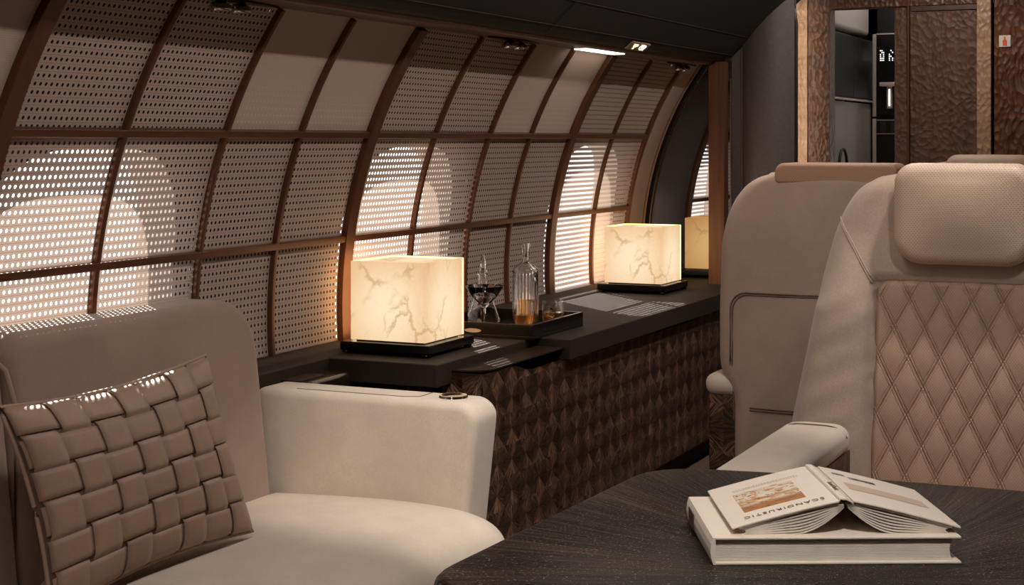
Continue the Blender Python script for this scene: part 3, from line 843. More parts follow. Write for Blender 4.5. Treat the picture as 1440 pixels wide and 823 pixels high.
def rrect(x0, x1, y0, y1, r, n=8, dens=.03):
    pts = []
    if not isinstance(r, (tuple, list)): r = (r,) * 4
    cs = ((x1 - r[0], y1 - r[0], 0, r[0]), (x0 + r[1], y1 - r[1], 90, r[1]), (x0 + r[2], y0 + r[2], 180, r[2]), (x1 - r[3], y0 + r[3], 270, r[3]))
    for cx, cy, a0, rad in cs:
        for k in range(n + 1):
            a = math.radians(a0 + 90 * k / n); pts.append((cx + rad * cos(a), cy + rad * sin(a)))
    out = []
    for i, p in enumerate(pts):
        q = pts[(i + 1) % len(pts)]; d = math.hypot(q[0] - p[0], q[1] - p[1]); m = max(1, int(d / dens))
        for k in range(m): out.append((p[0] + (q[0] - p[0]) * k / m, p[1] + (q[1] - p[1]) * k / m))
    return out

# ------------------------------------------------------------------ sofa
sf = thing('sofa', 'beige suede sofa seat along the window wall, woven pillow on it', 'sofa', (-1.85, 2.80, 0))
SX, SY = 1.85, -2.80
def sl(x, y): return (x + SX, y + SY)
def back_cushion(y0, y1, ztop, name, r_near, r_far):
    a0, a1 = y0 + SY, y1 + SY
    o = pad(rrect(a0, a1, .30, ztop, (r_far, r_near, .045, .045), 8), 0, -.15, .035, 6, 12, name, M_SOFAB, sf, 'yz', crown=.012)
    o.location = (-2.115 + SX, 0, 0)
    for v in o.data.vertices:          # lean back a little, fuller at the bottom
        v.co.x += -.06 * max(0, v.co.z - .30) / .52
    return o
back_cushion(2.372, 3.235, .838, 'back_cushion', .045, .13)
back_cushion(1.50, 2.362, .838, 'back_cushion', .08, .07)
# welt between the back cushions
g = G()
g.tube([(-2.155 + SX, 2.367 + SY, .36), (-2.150 + SX, 2.366 + SY, .70), (-2.172 + SX, 2.362 + SY, .77), (-2.21 + SX, 2.340 + SY, .812), (-2.26 + SX, 2.30 + SY, .828)], .006, 8)
g.build('welt', M_SOFAB, sf, smooth=True)
def seat_cushion(y0, y1):
    prof_ = []
    pts = [(-2.12, .36), (-2.0, .366), (-1.85, .372), (-1.72, .372), (-1.62, .366), (-1.555, .352), (-1.515, .328), (-1.495, .29), (-1.488, .24), (-1.486, .15), (-1.50, .10), (-2.12, .10)]
    fine = []
    for i in range(len(pts) - 3):
        p0, p1, p2, p3 = pts[max(0, i - 1)], pts[i], pts[i + 1], pts[i + 2]
        for k in range(4):
            t = k / 4; q = [.5 * ((2 * p1[j]) + (-p0[j] + p2[j]) * t + (2 * p0[j] - 5 * p1[j] + 4 * p2[j] - p3[j]) * t * t + (-p0[j] + 3 * p1[j] - 3 * p2[j] + p3[j]) * t ** 3) for j in (0, 1)]
            fine.append(q)
    fine += pts[-3:]
    ny = 24; g = G(); m = len(fine); v = []
    for j in range(ny + 1):
        u = j / ny; y = y0 + (y1 - y0) * u; e = min(u, 1 - u) * (y1 - y0)
        k = 0 if e >= .05 else (1 - math.sqrt(max(0, 1 - (1 - e / .05) ** 2)))
        for (x, z) in fine:
            v.append((x + SX - (.025 * k if x > -1.6 else 0), y + SY, z - (.022 * k if z > .12 else 0) + (0.004 * sin(u * PI) if z > .3 else 0)))
    f = [(j * m + i, j * m + (i + 1) % m, (j + 1) * m + (i + 1) % m, (j + 1) * m + i) for j in range(ny) for i in range(m)]
    f += [tuple(range(m))[::-1], tuple(ny * m + i for i in range(m))]
    return g.add(v, f).build('seat_cushion', M_SOFA, sf, smooth=True)
seat_cushion(2.382, 3.272)
seat_cushion(1.50, 2.378)
# arm: inner face, soft top, rounded front
def arm(y0, y1, name='armrest'):
    out = rrect(-2.218, -1.595, .06, .606, (.05, .034, .034, .034), 8, .02)
    o = pad([(x + SX, z) for x, z in out], y0 + SY, y1 + SY, .022, 6, 14, name, M_SOFA, sf, 'xz', .006)
    for v in o.data.vertices:
        if v.co.z < .57: v.co.x -= .11 * (.57 - v.co.z) * max(0, (v.co.x - SX + 2.218) / .623)
    return o
arm(3.275, 3.405)
# seam of the lid on the arm and the cup holder
g = G(); g.tube([(-2.10 + SX, 3.298 + SY, .6063), (-1.80 + SX, 3.300 + SY, .6066), (-1.765 + SX, 3.315 + SY, .6066), (-1.765 + SX, 3.385 + SY, .6062)], .0012, 5)
g.build('arm_seam', M_SEAM, sf, smooth=True)
g = G(); g.lathe([(.001, .6085), (.024, .6085), (.029, .612), (.034, .6115), (.0355, .606)], 32, (-1.690 + SX, 3.345 + SY, 0))
g.build('cup_holder', M_CHROME, sf, smooth=True)
g = G().box(-2.13 + SX, -1.652 + SX, 3.407 + SY, 3.425 + SY, .06, .572)
op_ = g.build('arm_outer_panel', M_STAR, sf, bevel=.002)
uv = op_.data.uv_layers.new(name='UVMap')
for l in op_.data.loops:
    c = op_.data.vertices[l.vertex_index].co; uv.data[l.index].uv = (c.x / .10 + c.y / .05, c.z / .11)
G().box(-2.13 + SX, -1.62 + SX, 1.5 + SY, 3.40 + SY, .0, .095).build('plinth', M_MATTE, sf, bevel=.004)

# ------------------------------------------------------------------ woven pillow
def pillow():
    A, B, T = .285, .193, .062
    def P(u, v, off=0, side=1):
        w = max(0, (1 - u * u)) ** .5 * max(0, (1 - v * v)) ** .5
        x = A * u * (.92 + .08 * v * v); z = B * v * (.90 + .10 * u * u)
        return Vector((x, -side * (T * w ** .75 + off), z))
    t = thing('woven_pillow', 'rectangular taupe leather pillow of basket-woven strips', 'pillow', (-1.995, 2.635, .372))
    g = G()
    def shell(u, v): return P(-1 + 2 * u, -1 + 2 * v, -.004)
    def shellb(u, v): return P(-1 + 2 * u, -1 + 2 * v, -.002, -1)
    g.grid(shell, 24, 18); g.grid(shellb, 24, 18, True)
    core = g.build('pillow_core', M_PILLOWI, t, smooth=True)
    NU, NV = 7, 6
    g = G(); SH_ = .0032
    def over(i, j): return (i + j) % 2 == 0
    def smooth_level(k, n, fn):  # k continuous cell coordinate
        c = k - .5; i = math.floor(c); f_ = c - i
        a = 1 if fn(i) else -1; b = 1 if fn(i + 1) else -1
        s_ = min(1, max(0, (f_ - .5) / .22 + .5)); s_ = s_ * s_ * (3 - 2 * s_)
        return a + (b - a) * s_
    rnd = random.Random(5)
    for i in range(NU):       # upright strips
        jx = rnd.uniform(-.02, .02); m = 84
        def fn(a, b, i=i, jx=jx):
            v = -1 + 2 * b; lv = smooth_level(b * NV, NV, lambda j: over(i, j))
            w = .84
            u = -1 + 2 * (i + .5 + jx + (a - .5) * w) / NU
            u = max(-.995, min(.995, u)); vv = v * .992
            return P(u, vv, SH_ * lv * (1 - .1 * abs(a - .5)) + .001 * (1 - (2 * a - 1) ** 2))
        g.grid(fn, 5, m)
    up = g
    g2 = G()
    for j in range(NV):
        jz = rnd.uniform(-.02, .02)
        def fn(a, b, j=j, jz=jz):
            u = -1 + 2 * a; lv = smooth_level(a * NU, NU, lambda i: not over(i, j))
            w = .84
            v = -1 + 2 * (j + .5 + jz + (b - .5) * w) / NV
            v = max(-.995, min(.995, v))
            return P(u * .992, v, SH_ * lv + .001 * (1 - (2 * b - 1) ** 2))
        g2.grid(fn, 100, 5)
    o1 = up.build('upright_strips', M_PILLOW, t, smooth=True); o2 = g2.build('cross_strips', M_PILLOW, t, smooth=True)
    for o in (o1, o2):
        sd = o.modifiers.new('s', 'SOLIDIFY'); sd.thickness = .0022; sd.offset = -1
    # rolled piping round the rim
    g = G(); N = 80; pts = []
    for k in range(N):
        q = 4 * k / N; e = q - int(q); sgm = int(q)
        u, v = ((-1 + 2 * e, -1), (1, -1 + 2 * e), (1 - 2 * e, 1), (-1, 1 - 2 * e))[sgm]
        pts.append(P(u, v))
    g.tube(pts, .0045, 8, True); g.build('piping', M_PILLOW, t, smooth=True)
    return t
pw = pillow()
# faces +X (into the cabin), leans back on the cushion and is turned a little
pw.location = (-1.972, 2.505, .560)
lean = Matrix.Rotation(math.radians(-17), 4, 'X'); roll = Matrix.Rotation(math.radians(-3), 4, 'Y')
turn = Matrix.Rotation(math.radians(84), 4, 'Z')
pw.rotation_euler = (turn @ lean @ roll).to_euler()

# ------------------------------------------------------------------ armchairs
def interp(tab, z):
    if z <= tab[0][0]: return tab[0][1]
    for (a, b), (c, d) in zip(tab, tab[1:]):
        if z <= c:
            t = (z - a) / (c - a); return b + (d - b) * t
    return tab[-1][1]
HWT = [(.30, .375), (.58, .385), (.75, .355), (.90, .330), (1.00, .305), (1.06, .283), (1.10, .258), (1.125, .232), (1.138, .20), (1.146, .15), (1.149, .08), (1.150, .0)]
ZTOP = 1.150
def backline(z): return -.12 * (1 - min(1, max(0, (z - .40) / .75))) ** 1.2     # seat back leans: lower part nearer the front
def halfw(z):
    # smooth version of HWT
    s_ = 0
    for d in (-.012, -.006, 0, .006, .012): s_ += interp(HWT, min(ZTOP, z + d))
    return s_ / 5 if z < 1.13 else interp(HWT, z)
def armchair(name, label, loc, group='taupe cabin armchairs'):
    t = thing(name, label, 'armchair', loc, 0, group)
    IN, IZ = .195, .905
    def front(x, z):
        hw = max(.001, halfw(z)); a = min(1, abs(x) / hw)
        y = backline(z)
        # side bolsters swell beside the quilted inset and thin out near the top
        k = max(0, min(1, (1.02 - z) / .20)); k = k * k * (3 - 2 * k)
        b = max(0, (abs(x) - IN) / max(.02, hw - IN)) if abs(x) > IN else 0
        if z < 1.1 and abs(x) > IN: ex_ = .45 + 1.3 * max(0, min(1, (z - .84) / .08)); y -= .052 * k * sin(PI * min(1, b) ** .8) ** ex_
        e = .055; d = (hw - abs(x))
        if d < e: y += (1 - math.sqrt(max(0, 1 - (1 - max(0, d) / e) ** 2))) * e
        zt = ZTOP - z
        if zt < .05: y += (1 - math.sqrt(max(0, 1 - (1 - zt / .05) ** 2))) * .05
        if abs(x) < IN + .006 and z < IZ + .006: y += .018
        # gentle creases of the leather on the bolsters
        if abs(x) > IN and z < .9: y += .0013 * sin(z * 95 + abs(x) * 40) * sin(PI * min(1, b))
        return y
    zs = [.36 + (1.10 - .36) * k / 60 for k in range(60)] + [1.10 + (ZTOP - 1.10) * (1 - (1 - k / 12) ** 2) for k in range(13)]
    us = [-1 + 2 * k / 72 for k in range(73)]
    n = len(us); v = []
    for z in zs:
        hw = max(.001, halfw(z))
        for u in us:
            uu = math.copysign(abs(u) ** .85, u)
            v.append((hw * uu, front(hw * uu, z), z))
    nb = len(v)
    for z in zs:
        hw = max(.001, halfw(z)); zt = ZTOP - z
        for u in us:
            uu = math.copysign(abs(u) ** .85, u); x = hw * uu; d = hw - abs(x)
            y = backline(z) + .17
            if d < .06: y -= (1 - math.sqrt(max(0, 1 - (1 - max(0, d) / .06) ** 2))) * .06
            if zt < .06: y -= (1 - math.sqrt(max(0, 1 - (1 - zt / .06) ** 2))) * .06
            v.append((x, y, z))
    f = []
    for j in range(len(zs) - 1):
        for i in range(n - 1):
            a = j * n + i; f.append((a, a + 1, a + n + 1, a + n)); b = nb + a; f.append((b + 1, b, b + n, b + n + 1))
        a = j * n; f.append((a, a + n, nb + a + n, nb + a)); a = j * n + n - 1; f.append((a + n, a, nb + a, nb + a + n))
    f.append(tuple(range(n - 1, -1, -1)) + tuple(nb + i for i in range(n)))
    mesh('backrest', v, f, M_SEATL, t, smooth=True)
    # quilted inset with double-stitched diamonds
    DX, DZ = .0677, .128
    nx, nz = 250, 330
    def quilt(a, b):
        x = -IN + 2 * IN * a; z = .40 + (IZ - .40) * b
        y = backline(z) + .006
        p_, q_ = x / DX + z / DZ, x / DX - z / DZ + .5
        k = DX * DZ / math.hypot(DX, DZ)
        d1, d2 = abs(p_ - round(p_)) * k, abs(q_ - round(q_)) * k
        h = min(1, d1 / .026) * min(1, d2 / .026); h = math.sqrt(h)
        y -= .0065 * h
        for d, am in ((d1, .0018), (d2, .0012)):      # two corded stitch lines with a channel between and beside them
            if d < .0066: y += am * cos(2 * PI * d / .0066) + am * .4
        e = min(IN - abs(x), IZ - z)
        rc = .035   # rounded top corners
        cxx, czz = IN - rc, IZ - rc
        if abs(x) > cxx and z > czz: e = rc - math.hypot(abs(x) - cxx, z - czz)
        if e < .012: y += .022 * (1 - max(-1, e / .012)) ** 2 * .5
        return (x, y, z)
    G().grid(quilt, nx, nz).build('quilted_inset', M_QUILT, t, smooth=True)
    # double seam running from the shoulder to the corner of the inset
    for s_ in (-1, 1):
        g = G()
        for o in (-.0035, .0035):
            pts = []
            for k in range(13):
                q = k / 12; x = .288 - (.288 - .196) * q - .004 * sin(PI * q) + o; z = 1.040 - (1.040 - .888) * q + o * .6
                pts.append((s_ * x, front(s_ * x, z) - .0008, z))
            g.tube(pts, .0021, 6)
        g.build('shoulder_seam', M_SEATL, t, smooth=True)
    # headrest
    out = rrect(-.150, .150, .945, 1.170, (.045, .045, .06, .06), 8, .02)
    h = pad(out, -.075, .03, .028, 6, 7, 'headrest', M_HEAD, t, 'xz', crown=.012)
    out = rrect(-.142, .142, .953, 1.160, (.045, .045, .055, .055), 8, .02)
    g = G(); g.tube([(x, -.054, z) for x, z in out], .003, 6, True); g.build('headrest_welt', M_HEAD, h, smooth=True)
    # arms: pad on a wood side
    for s_ in (-1, 1):
        x0, x1 = (-.355, -.208) if s_ < 0 else (.208, .355)
        o = pad(rrect(x0, x1, -.80, -.20, (.05, .05, .036, .036), 8, .02), .606, .545, .026, 5, 6, 'armrest', M_SOFA, t, 'xy', crown=.004)
        g = G(); pts = [(x0 - .001 + (x1 - x0 + .002) * k / 12, -.27, .606 + .003 - .024 * (abs(k - 6) / 6) ** 5) for k in range(13)]
        g.tube(pts, .0014, 5); g.build('arm_seam', M_SEAM, o, smooth=True)
        sp = faceted((x1 - .008 if s_ > 0 else x0 + .008, -.77, .12), (0, 1, 0), (0, 0, 1), (s_, 0, 0), 6, 5, .095, .085, .010, 'side_panel', t)
        sp2 = G().box(min(x0, x1) + .009, max(x0, x1) - .009, -.77, -.20, .12, .548).build('arm_box', M_STAR, t)
        uv = sp2.data.uv_layers.new(name='UVMap')
        for l in sp2.data.loops:
            c = sp2.data.vertices[l.vertex_index].co; uv.data[l.index].uv = ((c.x + c.y) / .095, c.z / .085)
    o = pad(rrect(-.205, .205, -.72, -.08, (.03, .03, .07, .07), 8, .03), .45, .32, .035, 5, 6, 'seat_cushion', M_SEAT, t, 'xy', crown=.015)
    G().box(-.20, .20, -.66, -.02, .14, .32).build('seat_box', M_MATTE, t, bevel=.02)
    G().lathe([(.22, 0), (.22, .03), (.12, .05), (.12, .14)], 32, (0, -.36, 0)).build('pedestal', M_MATTE, t, smooth=True)
    return t
near = armchair('armchair', 'nearest armchair with quilted diamond back, facing the table', (-.535, 3.60, 0))
far3 = copy_tree(near); far3.location = (-.788, 5.85, 0)
far3['label'] = 'armchair farthest back, only a sliver of headrest above the nearest chair'
del far3['group']; del near['group']

# second chair: rear shell towards the camera
HW2 = [(.15, .296), (.48, .296), (.51, .304), (.545, .325), (.59, .339), (.75, .341), (.93, .337), (1.0, .322), (1.05, .300), (1.09, .270), (1.115, .235), (1.130, .195), (1.140, .12), (1.143, .0)]
def rear_chair(loc):
    t = thing('armchair', 'taupe armchair turned away, smooth rear shell left of the nearest chair', 'armchair', loc, 0)
    ZT = 1.143
    def hw_(z):
        s_ = 0
        for d in (-.012, -.006, 0, .006, .012): s_ += interp(HW2, min(ZT, z + d))
        return s_ / 5 if z < 1.125 else interp(HW2, z)
    def rear(x, z):
        hw = max(.001, hw_(z)); d = hw - abs(x); zt = ZT - z
        y = -.02 * (1 - (abs(x) / .36) ** 2) + .04 * max(0, (z - .5)) ** 1.5
        e = .045
        if d < e: y += (1 - math.sqrt(max(0, 1 - (1 - max(0, d) / e) ** 2))) * e
        if zt < .04: y += (1 - math.sqrt(max(0, 1 - (1 - zt / .04) ** 2))) * .04
        return y
    zs = [.16 + (1.09 - .16) * k / 50 for k in range(50)] + [1.09 + (ZT - 1.09) * (1 - (1 - k / 12) ** 2) for k in range(13)]
    us = [-1 + 2 * k / 96 for k in range(97)]; n = len(us); v = []
    for z in zs:
        hw = max(.001, hw_(z))
        for u in us:
            x = hw * math.copysign(abs(u) ** .8, u); v.append((x, rear(x, z), z))
    nb = len(v)
    for z in zs:
        hw = max(.001, hw_(z)); zt = ZT - z
        for u in us:
            x = hw * math.copysign(abs(u) ** .8, u); d = hw - abs(x); y = .19
            if d < .05: y -= (1 - math.sqrt(max(0, 1 - (1 - max(0, d) / .05) ** 2))) * .05
            if zt < .05: y -= (1 - math.sqrt(max(0, 1 - (1 - zt / .05) ** 2))) * .05
            v.append((x, y, z))
    f = []
    for j in range(len(zs) - 1):
        for i in range(n - 1):
            a = j * n + i; f.append((a, a + 1, a + n + 1, a + n)); b = nb + a; f.append((b + 1, b, b + n, b + n + 1))
        a = j * n; f.append((a, a + n, nb + a + n, nb + a)); a = j * n + n - 1; f.append((a + n, a, nb + a, nb + a + n))
    f.append(tuple(range(n - 1, -1, -1)) + tuple(nb + i for i in range(n)))
    sh = mesh('back_shell', v, f, M_SEAT, t, smooth=True)
    g = G()
    for o in (0, .006):
        X = .296 - o; Z = .792 - o; r = .045; pts = [(-X, .16), (-X, .4), (-X, .6), (-X, Z - r)] + [(-X + r * (1 - cos(a * PI / 12)), Z - r + r * sin(a * PI / 12)) for a in range(1, 7)]
        full = pts + [(x, Z) for x in (-.15, 0, .15)] + [(-x, z) for x, z in pts[::-1]]
        g.tube([(x, rear(x, z) - (.0002 if o else .0012), z) for x, z in full], .0024, 6)
    g.build('pocket_seam', M_SEAM, sh, smooth=True)
    g = G()
    for z in (.463, .470): g.tube([(x, rear(x, z) - .001, z) for x in [-.29 + .058 * k for k in range(11)]], .0022, 6)
    g.build('cross_seam', M_SEAM, sh, smooth=True)
    out = rrect(-.171, .171, 1.098, 1.158, (.028, .028, .014, .014), 6, .012)
    cap = pad(out, .0, .16, .010, 5, 5, 'headrest_cap', M_CAP, t, 'xz', 0)
    for s_ in (-1, 1):
        x0, x1 = (-.378, -.235) if s_ < 0 else (.235, .378)
        pad(rrect(x0, x1, .0, .66, (.034, .034, .034, .034), 6, .02), .556, .494, .028, 5, 5, 'armrest', M_SOFA, t, 'xy', crown=.003)
        faceted((x0 + .014 if s_ < 0 else x1 - .014, .045, .10), (0, 1, 0), (0, 0, 1), (s_, 0, 0), 6, 5, .095, .086, .006, 'side_panel', t)
        sp2 = G().box(x0 + .014, x1 - .014, .010, .64, .10, .499).build('arm_box', M_STAR, t, bevel=.006)
        uv = sp2.data.uv_layers.new(name='UVMap')
        for l in sp2.data.loops:
            c = sp2.data.vertices[l.vertex_index].co; uv.data[l.index].uv = ((c.x - x0) / (x1 - x0) + c.y / .095, c.z / .135)
    pad(rrect(-.21, .21, .19, .72, .05, 8, .03), .45, .32, .035, 5, 6, 'seat_cushion', M_SEAT, t, 'xy', crown=.015)
    G().box(-.20, .20, .16, .66, .12, .32).build('seat_box', M_MATTE, t, bevel=.02)
    G().lathe([(.22, 0), (.22, .03), (.12, .05), (.12, .14)], 32, (0, .36, 0)).build('pedestal', M_MATTE, t, smooth=True)
    return t
rear_chair((-.988, 4.28, 0))

# ------------------------------------------------------------------ table
TXc, TYc = -.42, 2.03
t = thing('table', 'dark sunburst-veneer table in the foreground with two books on it', 'table', (TXc, TYc, 0))
def corner(p0, p1, p2, r, n=8):
    a = Vector(p0) - Vector(p1); b = Vector(p2) - Vector(p1); a.normalize(); b.normalize()
    s_, e = Vector(p1) + a * r, Vector(p1) + b * r; out = []
    for k in range(n + 1):
        q = k / n; out.append(tuple((1 - q) ** 2 * s_ + 2 * q * (1 - q) * Vector(p1) + q * q * e))
    return out
cs = [(-.882, 1.615), (.05, 1.56), (.05, 2.455), (-.57, 2.425), (-.845, 2.375)]
poly = []
for i in range(len(cs)):
    poly += corner(cs[i - 1], cs[i], cs[(i + 1) % len(cs)], (.11, .1, .1, .05, .10)[i])
poly = [(x - TXc, y - TYc) for x, y in poly]
pad(poly, .70, .665, .014, 5, 3, 'table_top', M_TABLE, t, 'xy')
pad([(x * .9, y * .9) for x, y in poly], .665, .640, .008, 3, 2, 'under_frame', M_MATTE, t, 'xy')
G().prism(rr(-.12, .12, -.14, .14, .04), .02, .64).build('pedestal', M_MATTE, t, bevel=.01)
G().prism(rr(-.22, .22, -.22, .22, .05), 0, .02).build('foot_plate', M_MATTE, t, bevel=.004)

# ------------------------------------------------------------------ books
def text(body, size, name, mat, parent, loc, rot=0, tilt=(0, 0), align='CENTER', sp=1.0, thick=.0002):
    cu = bpy.data.curves.new(name, 'FONT'); cu.body = body; cu.size = size; cu.align_x = align; cu.align_y = 'CENTER'; cu.space_character = sp; cu.extrude = thick
    o = bpy.data.objects.new(name, cu); COL.objects.link(o)
    bpy.context.view_layer.update()
    me = bpy.data.meshes.new_from_object(o.evaluated_get(bpy.context.evaluated_depsgraph_get()))
    bpy.data.objects.remove(o); bpy.data.curves.remove(cu)
    me.materials.clear(); me.materials.append(mat)
    o = bpy.data.objects.new(name, me); COL.objects.link(o); o.parent = parent
    o.location = loc; o.rotation_euler = (tilt[0], tilt[1], rot)
    return o
ang = math.atan2(.4377, .90)
BX, BY = -.5754, 1.844         # near left bottom corner
t = thing('closed_book', 'thick closed pale hardback lying under the open book', 'book', (BX, BY, .70), ang)
Wb, Db, Hb = .306, .222, .0335
G().box(.002, Wb, 0, Db, 0, .0028).build('back_board', M_COVER, t, bevel=.0008)
G().box(.002, Wb, 0, Db, Hb - .0028, Hb).build('front_board', M_COVER, t, bevel=.0008)
G().prism([(.0, .0005), (.003, .0)] + [(.003, Hb)] + [(0, Hb - .0005), (-.0025, Hb * .75), (-.0035, Hb * .5), (-.0025, Hb * .25)], 0, Db, 'y').build('spine', M_COVER, t)
g = G(); N = 30
v = []
for k in range(N + 1):          # fore-edge block with a hollow right side and fine leaves
    z = .0028 + (Hb - .0056) * k / N; q = (z / Hb - .5) * 2; x1 = Wb - .013 + .006 * q * q; j = .0004 if k % 2 else 0
    v += [(.003, .005 + j, z), (x1 - j, .005 + j, z), (x1 - j, Db - .005 - j, z), (.003, Db - .005 - j, z)]
g.add(v, [(k * 4 + i, k * 4 + (i + 1) % 4, k * 4 + 4 + (i + 1) % 4, k * 4 + 4 + i) for k in range(N) for i in range(4)] + [(3, 2, 1, 0), (4 * N, 4 * N + 1, 4 * N + 2, 4 * N + 3)])
g.build('page_block', M_PAPER, t)
G().box(-.0042, -.0030, Db - .075, Db - .03, .006, .027).build('spine_label', plain('label_grey', lin(84, 70, 62), .6, var=.1), t)

# open book lying face down, spine up. local x across, y along the spine, z up
oc = (-.5754 + .90 * .167 - .4377 * .012 + .0, 1.844 + .4377 * .167 + .9 * .012, .70 + Hb)
ob = thing('open_book', 'pale open book lying face down, spine up, on the closed book', 'book', oc, ang)
L = .205; HS = .0425; WC = .142
def cover_z(x):   # board height at distance |x| from the spine
    a = min(1, max(0, (abs(x) - .008) / (WC - .008))); return HS - .0005 - (HS - .0095) * (a ** 1.12)
for s_, nm in ((-1, 'front_cover'), (1, 'back_cover')):
    g = G(); n = 10; v = []
    for k in range(n + 1):
        x = .009 + (WC - .009) * k / n
        for y, dz in ((0, 0), (L, 0), (L, -.0024), (0, -.0024)): v.append((s_ * x, y, cover_z(x) + dz))
    f = [(k * 4 + i, k * 4 + (i + 1) % 4, k * 4 + 4 + (i + 1) % 4, k * 4 + 4 + i) for k in range(n) for i in range(4)] + [(3, 2, 1, 0), (4 * n, 4 * n + 1, 4 * n + 2, 4 * n + 3)]
    if s_ < 0: f = [q[::-1] for q in f]
    (fc if 0 else g).add(v, f)
    o = g.build(nm, M_COVER, ob, bevel=.0006, seg=2)
    if s_ < 0: FCO = o
    else: BCO = o
# spine strip, slightly hollow
g = G()
pts = [(-.0085, HS - .0003), (-.0075, HS + .0022), (0, HS + .0016), (.0065, HS - .0016), (.0085, HS - .0025)]
v = []
for x, z in pts:
    for y in (0, L): v.append((x, y, z)); 
for x, z in pts:
    for y in (0, L): v.append((x, y, z - .0016))
m = len(pts)
f = [(2 * k, 2 * k + 1, 2 * k + 3, 2 * k + 2) for k in range(m - 1)] + [(2 * m + 2 * k + 2, 2 * m + 2 * k + 3, 2 * m + 2 * k + 1, 2 * m + 2 * k) for k in range(m - 1)]
f += [(2 * k, 2 * k + 2, 2 * m + 2 * k + 2, 2 * m + 2 * k) for k in range(m - 1)]
SPN = g.add(v, f).build('spine', M_COVER, ob, smooth=False)
# leaves fanning between the boards and the book below
for s_ in (-1, 1):
    g = G(); NL = 8
    for q in range(NL):
        w = q / (NL - 1)                   # 0 next to the board, 1 the lowest leaf
        v = []; n = 16; xe = WC - .010 - .006 * sin(PI * w) - .004 * w
        for k in range(n + 1):
            a = k / n; x = .0025 + (xe - .0025) * a
            zt = min(HS - .006, cover_z(x) - .0035 - .001 * w)
            # lowest leaf drops steeply near the spine and then lies flat
            zl = .0006 + (HS - .009) * max(0, 1 - a / .52) ** 1.9
            bul = w
            z = zt + (zl - zt) * bul
            for y in (.004, L - .004): v.append((s_ * x, y, z))
        th = .0021
        vv = v + [(x, y, z - th if z - th > .0001 else .0001) for x, y, z in v]
        m2 = len(v)
        f = [(2 * k, 2 * k + 1, 2 * k + 3, 2 * k + 2) for k in range(n)] + [(m2 + 2 * k + 2, m2 + 2 * k + 3, m2 + 2 * k + 1, m2 + 2 * k) for k in range(n)]
        f += [(2 * k, 2 * k + 2, m2 + 2 * k + 2, m2 + 2 * k) for k in range(n)] + [(2 * k + 1, m2 + 2 * k + 1, m2 + 2 * k + 3, 2 * k + 3) for k in range(n)]
        f += [(2 * n, 2 * n + 1, m2 + 2 * n + 1, m2 + 2 * n)]
        g.add(vv, f)
    pb = g.build('page_block', M_PAPER, ob)
# prints on the covers; the boards slope, so place them along the slope
sl_ = math.atan2(cover_z(.03) - cover_z(.12), .09)
def on_cover(x, y, lift=.0006): return (x, y, cover_z(x) + lift)
text('SCANDIRUSTIC', .0125, 'title', M_INK, FCO, on_cover(-.073, .024), PI, (0, 0), sp=1.25).rotation_euler = Matrix.Rotation(-sl_, 3, 'Y').to_euler()
o = [x for x in bpy.data.objects if x.name.startswith('title')][0]
o.rotation_euler = (Matrix.Rotation(-sl_, 3, 'Y') @ Matrix.Rotation(PI, 3, 'Z')).to_euler()
# picture of an interior on the front cover
m = MT('cover_photo'); u_ = m.node('ShaderNodeTexCoord').outputs['UV']
spn = m.node('ShaderNodeSeparateXYZ'); m.link(u_, spn.inputs[0])
nz = m.noise(m.coord('UV', (5, 9, 1)), 1, 3)
band = m.ramp(spn.outputs[1], [(0, lin(214, 196, 172)), (.42, lin(228, 216, 200)), (.5, lin(190, 150, 100)), (.62, lin(230, 214, 190)), (.8, lin(150, 98, 52)), (1, lin(176, 124, 74))])
blob = m.ramp(nz, [(.50, (0, 0, 0)), (.58, (1, 1, 1))])
c = m.mix(m.math('MULTIPLY', blob, .8), band, lin(186, 120, 56))
blob2 = m.ramp(m.noise(m.coord('UV', (11, 13, 2)), 1, 2), [(.62, (0, 0, 0)), (.66, (1, 1, 1))])
c = m.mix(blob2, c, lin(112, 70, 36))
m.set(Base_Color=c, Roughness=.4)
x0, x1, y0, y1 = -.118, -.040, .050, .145
v = [on_cover(x, y, .0005) for x, y in ((x1, y1), (x0, y1), (x0, y0), (x1, y0))] + [on_cover(x, y, .0001) for x, y in ((x1, y1), (x0, y1), (x0, y0), (x1, y0))]
mesh('cover_picture', v, [(0, 1, 2, 3), (7, 6, 5, 4), (0, 4, 5, 1), (1, 5, 6, 2), (2, 6, 7, 3), (3, 7, 4, 0)], m.m, FCO, uvs=[(0, 0), (1, 0), (1, 1), (0, 1)] * 2)
M_INKL = plain('pale_ink', lin(170, 150, 132), .7, var=0)
g = G()
rnd = random.Random(2)
for ln in range(2):     # tiny line of lettering, too small to read
    x = -.115
    while x < -.03:
        w_ = rnd.uniform(.001, .003); y = .158 + ln * .006
        g.add([on_cover(x, y, .0004), on_cover(x + w_, y, .0004), on_cover(x + w_, y + .0016, .0004), on_cover(x, y + .0016, .0004)], [(0, 1, 2, 3)]); x += w_ + .0012
g.build('small_print', M_INKL, FCO)
st_ = text('Scandi Rustic', .0092, 'spine_title', M_INK, SPN, (-.001, .07, HS + .0022), 0)
st_.rotation_euler = (0, 0, -PI / 2)
